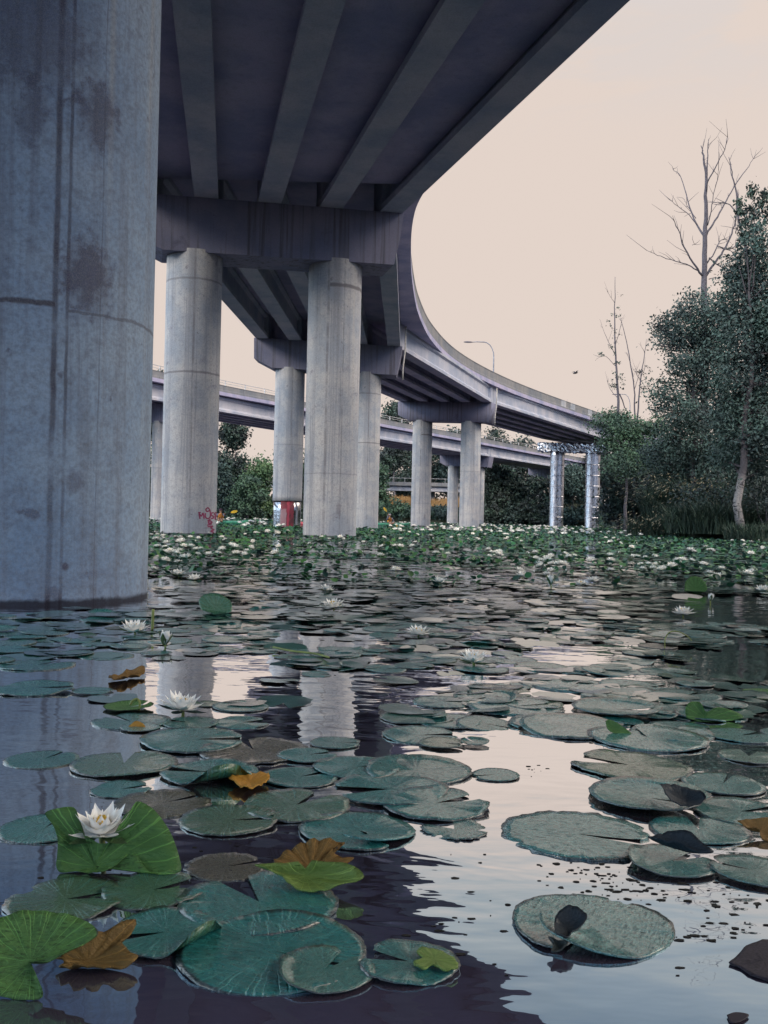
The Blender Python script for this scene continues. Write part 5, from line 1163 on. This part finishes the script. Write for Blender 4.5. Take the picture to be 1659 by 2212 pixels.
for a in [(218, 1801, 122, 'open', 'largest white water lily, in front of the standing green leaf', g1[2], (.12, .03)), (392, 1533, 80, 'open', 'white water lily with dark pointed sepals between two joined pads', .016, (.05, .1), 'water_lily', True), (290, 1364, 56, 'open', 'white water lily just below the foot of the nearest column', .02, (.05, 0)),
          (1022, 1430, 58, 'open', 'white water lily with green sepals on a pale pad in the middle', .02, (.03, 0)), (903, 1370, 46, 'wide', 'white water lily mirrored in dark water left of the middle', .015, (.03, .05)), (720, 1312, 44, 'wide', 'white water lily on bright streaked water in front of the second pier right column', .015, (.1, -.1)),
          (706, 1276, 30, 'open', 'smaller white water lily right behind the one on bright streaked water', .02, (0, .1)), (1475, 1326, 40, 'wide', 'white water lily on dark water at the right, apart from the others', .02, (.05, 0)), (385, 1242, 30, 'open', 'left of two neighbouring white lilies right of the nearest column', .02, (0, 0)), (420, 1252, 28, 'open', 'right of two neighbouring white lilies right of the nearest column', .02, (.1, 0)),
          (1128, 1246, 28, 'open', 'white water lily with a dark sepal below the fifth pale column', .03, (.1, .2)), (1282, 1256, 28, 'wide', 'right of two close white lilies below the first mirror-clad column', .02, (0, 0)), (1255, 1263, 26, 'wide', 'left of two close white lilies below the first mirror-clad column', .02, (.1, 0)), (1547, 1247, 28, 'wide', 'white water lily right of the dark upright round leaf', .02, (0, 0)),
          (950, 1259, 30, 'open', 'white water lily standing clear below the fourth pier left column', .03, (0, .1)), (1648, 1276, 30, 'open', 'white water lily cut by the right frame edge', .02, (.1, 0)), (855, 1232, 24, 'wide', 'white water lily in leaf bed below the kayaker in the orange vest', .03, (0, 0))]: hero_flower(*a)
hero_flower(355, 1392, 27, 'bud', 'closed pale green lily bud right of the lily near the column foot', .015, (.1, .15), 'lily_bud'); hero_flower(1190, 1262, 18, 'bud', 'closed white lily bud standing before a green leaf at the right middle', .05, (.1, -.1), 'lily_bud'); hero_flower(1534, 1297, 14, 'bud', 'small closed lily bud on the water below the dark upright round leaf', .03, (0, .2), 'lily_bud')
rng = np.random.default_rng(33); fl = []; tries = 0
heads = [atz(p, 1160) for p in (1,)]
while len(fl) < 235 and tries < 20000:
    tries += 1; px = rng.uniform(325, 1690); yy = 1150 + 105 * rng.random() ** 1.55; d_ = yy - (1120 + (px - CX) * .0227); 
    if d_ < 14: continue
    g = atz(px, yy); x, y = g[0], g[1]
    if math.hypot(x, y) > rshore(math.degrees(atan2(x, y))) - .5: continue
    if any(math.hypot(x - c[0], y - c[1]) < 1.3 for c, _ in cols): continue
    if sin(x * 1.1 + 2 * sin(y * .31)) + sin(y * .45 + x * .3) < rng.uniform(-1.2, 1.2): continue
    fl.append((x, y)); s = rng.uniform(.105, .165) * (1 + y / 110); k = ('wide', 'open', 'wide', 'open', 'bud')[rng.integers(5)]
    o = bpy.data.objects.new('water_lily', fmesh(k, 1 if y < 22 else 2)); COL.objects.link(o); zz = .02 + rng.uniform(0, .03) + min(.06, y * .003)
    o.matrix_world = Matrix.Translation((x, y, zz)) @ Matrix.Rotation(rng.normal(0, .2), 4, 'X') @ Matrix.Rotation(rng.normal(0, .2), 4, 'Y') @ Matrix.Rotation(rng.uniform(0, 6.28), 4, 'Z') @ Matrix.Scale(s * (1 if k != 'bud' else .6), 4)
    tag(o, 'small white water lily, one of many dotting the far leaf bed', 'water lily', 'small white water lilies dotting the far leaf bed')
V = []; Fc = []; b, fb = petals([(7, .5, .14, .1, .7, 0, .03), (6, .42, .12, .7, 1.2, .5, .02)], 2, 1, 9); b = np.array(b)
for k in range(420):
    px = rng.uniform(300, 1420); yy = rng.uniform(44, 165); x = hx(px, yy); 
    if math.hypot(x, yy) > rshore(math.degrees(atan2(x, yy))) - 1: continue
    s = .23 * rng.uniform(.7, 1.3) * (1 + yy / 200); k0 = len(V); V += [tuple(p * s + [x, yy, .11 + rng.uniform(0, .06)]) for p in b]; Fc += [tuple(k0 + i for i in f) for f in fb]
tag(build('distant_blossoms', V, Fc, M['petal'], None, (0, 0, 0)), 'countless tiny white blossoms near the far shore', kind='stuff')

# bent stems and floating bits
for lab, pts, r in [('bent yellow green stem beside the upturned green pad', [(300, 1532), (302, 1518), (296, 1510), (286, 1514), (282, 1522)], .004), ('thin arched stem on the pale pads at the right', [(1436, 1402), (1437, 1380), (1446, 1366), (1464, 1364), (1484, 1374), (1494, 1384)], .003), ('upright yellow stem just right of the lily near the column foot', [(329, 1362), (330, 1340), (331, 1316)], .008), ('long yellow stem lying over pads behind the dark water', [(590, 1398), (630, 1406), (680, 1412), (710, 1420)], .005)]:
    g = atz(pts[0][0], pts[0][1], 0); P = spline([aty(x, y, g[1]) if 'lying' not in lab else atz(x, y, .02) for x, y in pts], 5); mb = MB(); mb.tube(P, r, 7); tag(mb.build('stem', M['stem'], origin=g, smooth=True), lab, 'stem')
rng = np.random.default_rng(8); V = []; Fc = []
def bit(px, py, s):
    g = atz(px, py, .003); n = 7; b = len(V); a0 = rng.uniform(0, 6.28); e = rng.uniform(.25, .8)
    for z in (.0003, .0011):
        for i in range(n): a = a0 + 2 * pi * i / n; r = s * rng.uniform(.5, 1.15); V.append((g[0] + r * cos(a), g[1] + r * e * sin(a), z))
    Fc.append(tuple(range(b + n, b + 2 * n))); [Fc.append((b + i, b + (i + 1) % n, b + n + (i + 1) % n, b + n + i)) for i in range(n)]
for cx_, cy_, sx, sy, k, s in [(1310, 1890, 40, 22, 60, .006), (1400, 1920, 70, 14, 55, .006), (1240, 1885, 60, 20, 18, .005), (1560, 1960, 60, 30, 34, .007), (1540, 2005, 70, 16, 20, .007), (1050, 1990, 50, 60, 12, .006), (1010, 1880, 60, 20, 6, .006), (1470, 2090, 8, 20, 3, .008), (1150, 1660, 14, 5, 12, .006), (1180, 1850, 60, 30, 10, .005), (960, 2000, 40, 30, 10, .007), (330, 1900, 120, 20, 20, .005), (480, 1850, 60, 20, 14, .005), (1620, 1930, 60, 20, 22, .006), (1380, 1560, 300, 30, 30, .006), (900, 1420, 300, 40, 60, .008)]:
    for _ in range(int(k * .75)): bit(rng.normal(cx_, sx * 1.1), rng.normal(cy_, sy), s * .8 * rng.uniform(.25, 1.7) ** 1.3)
tag(build('floating_debris', V, Fc, M['debris'], None, (0, 0, 0)), 'dark plant bits floating on the bright water', kind='stuff')
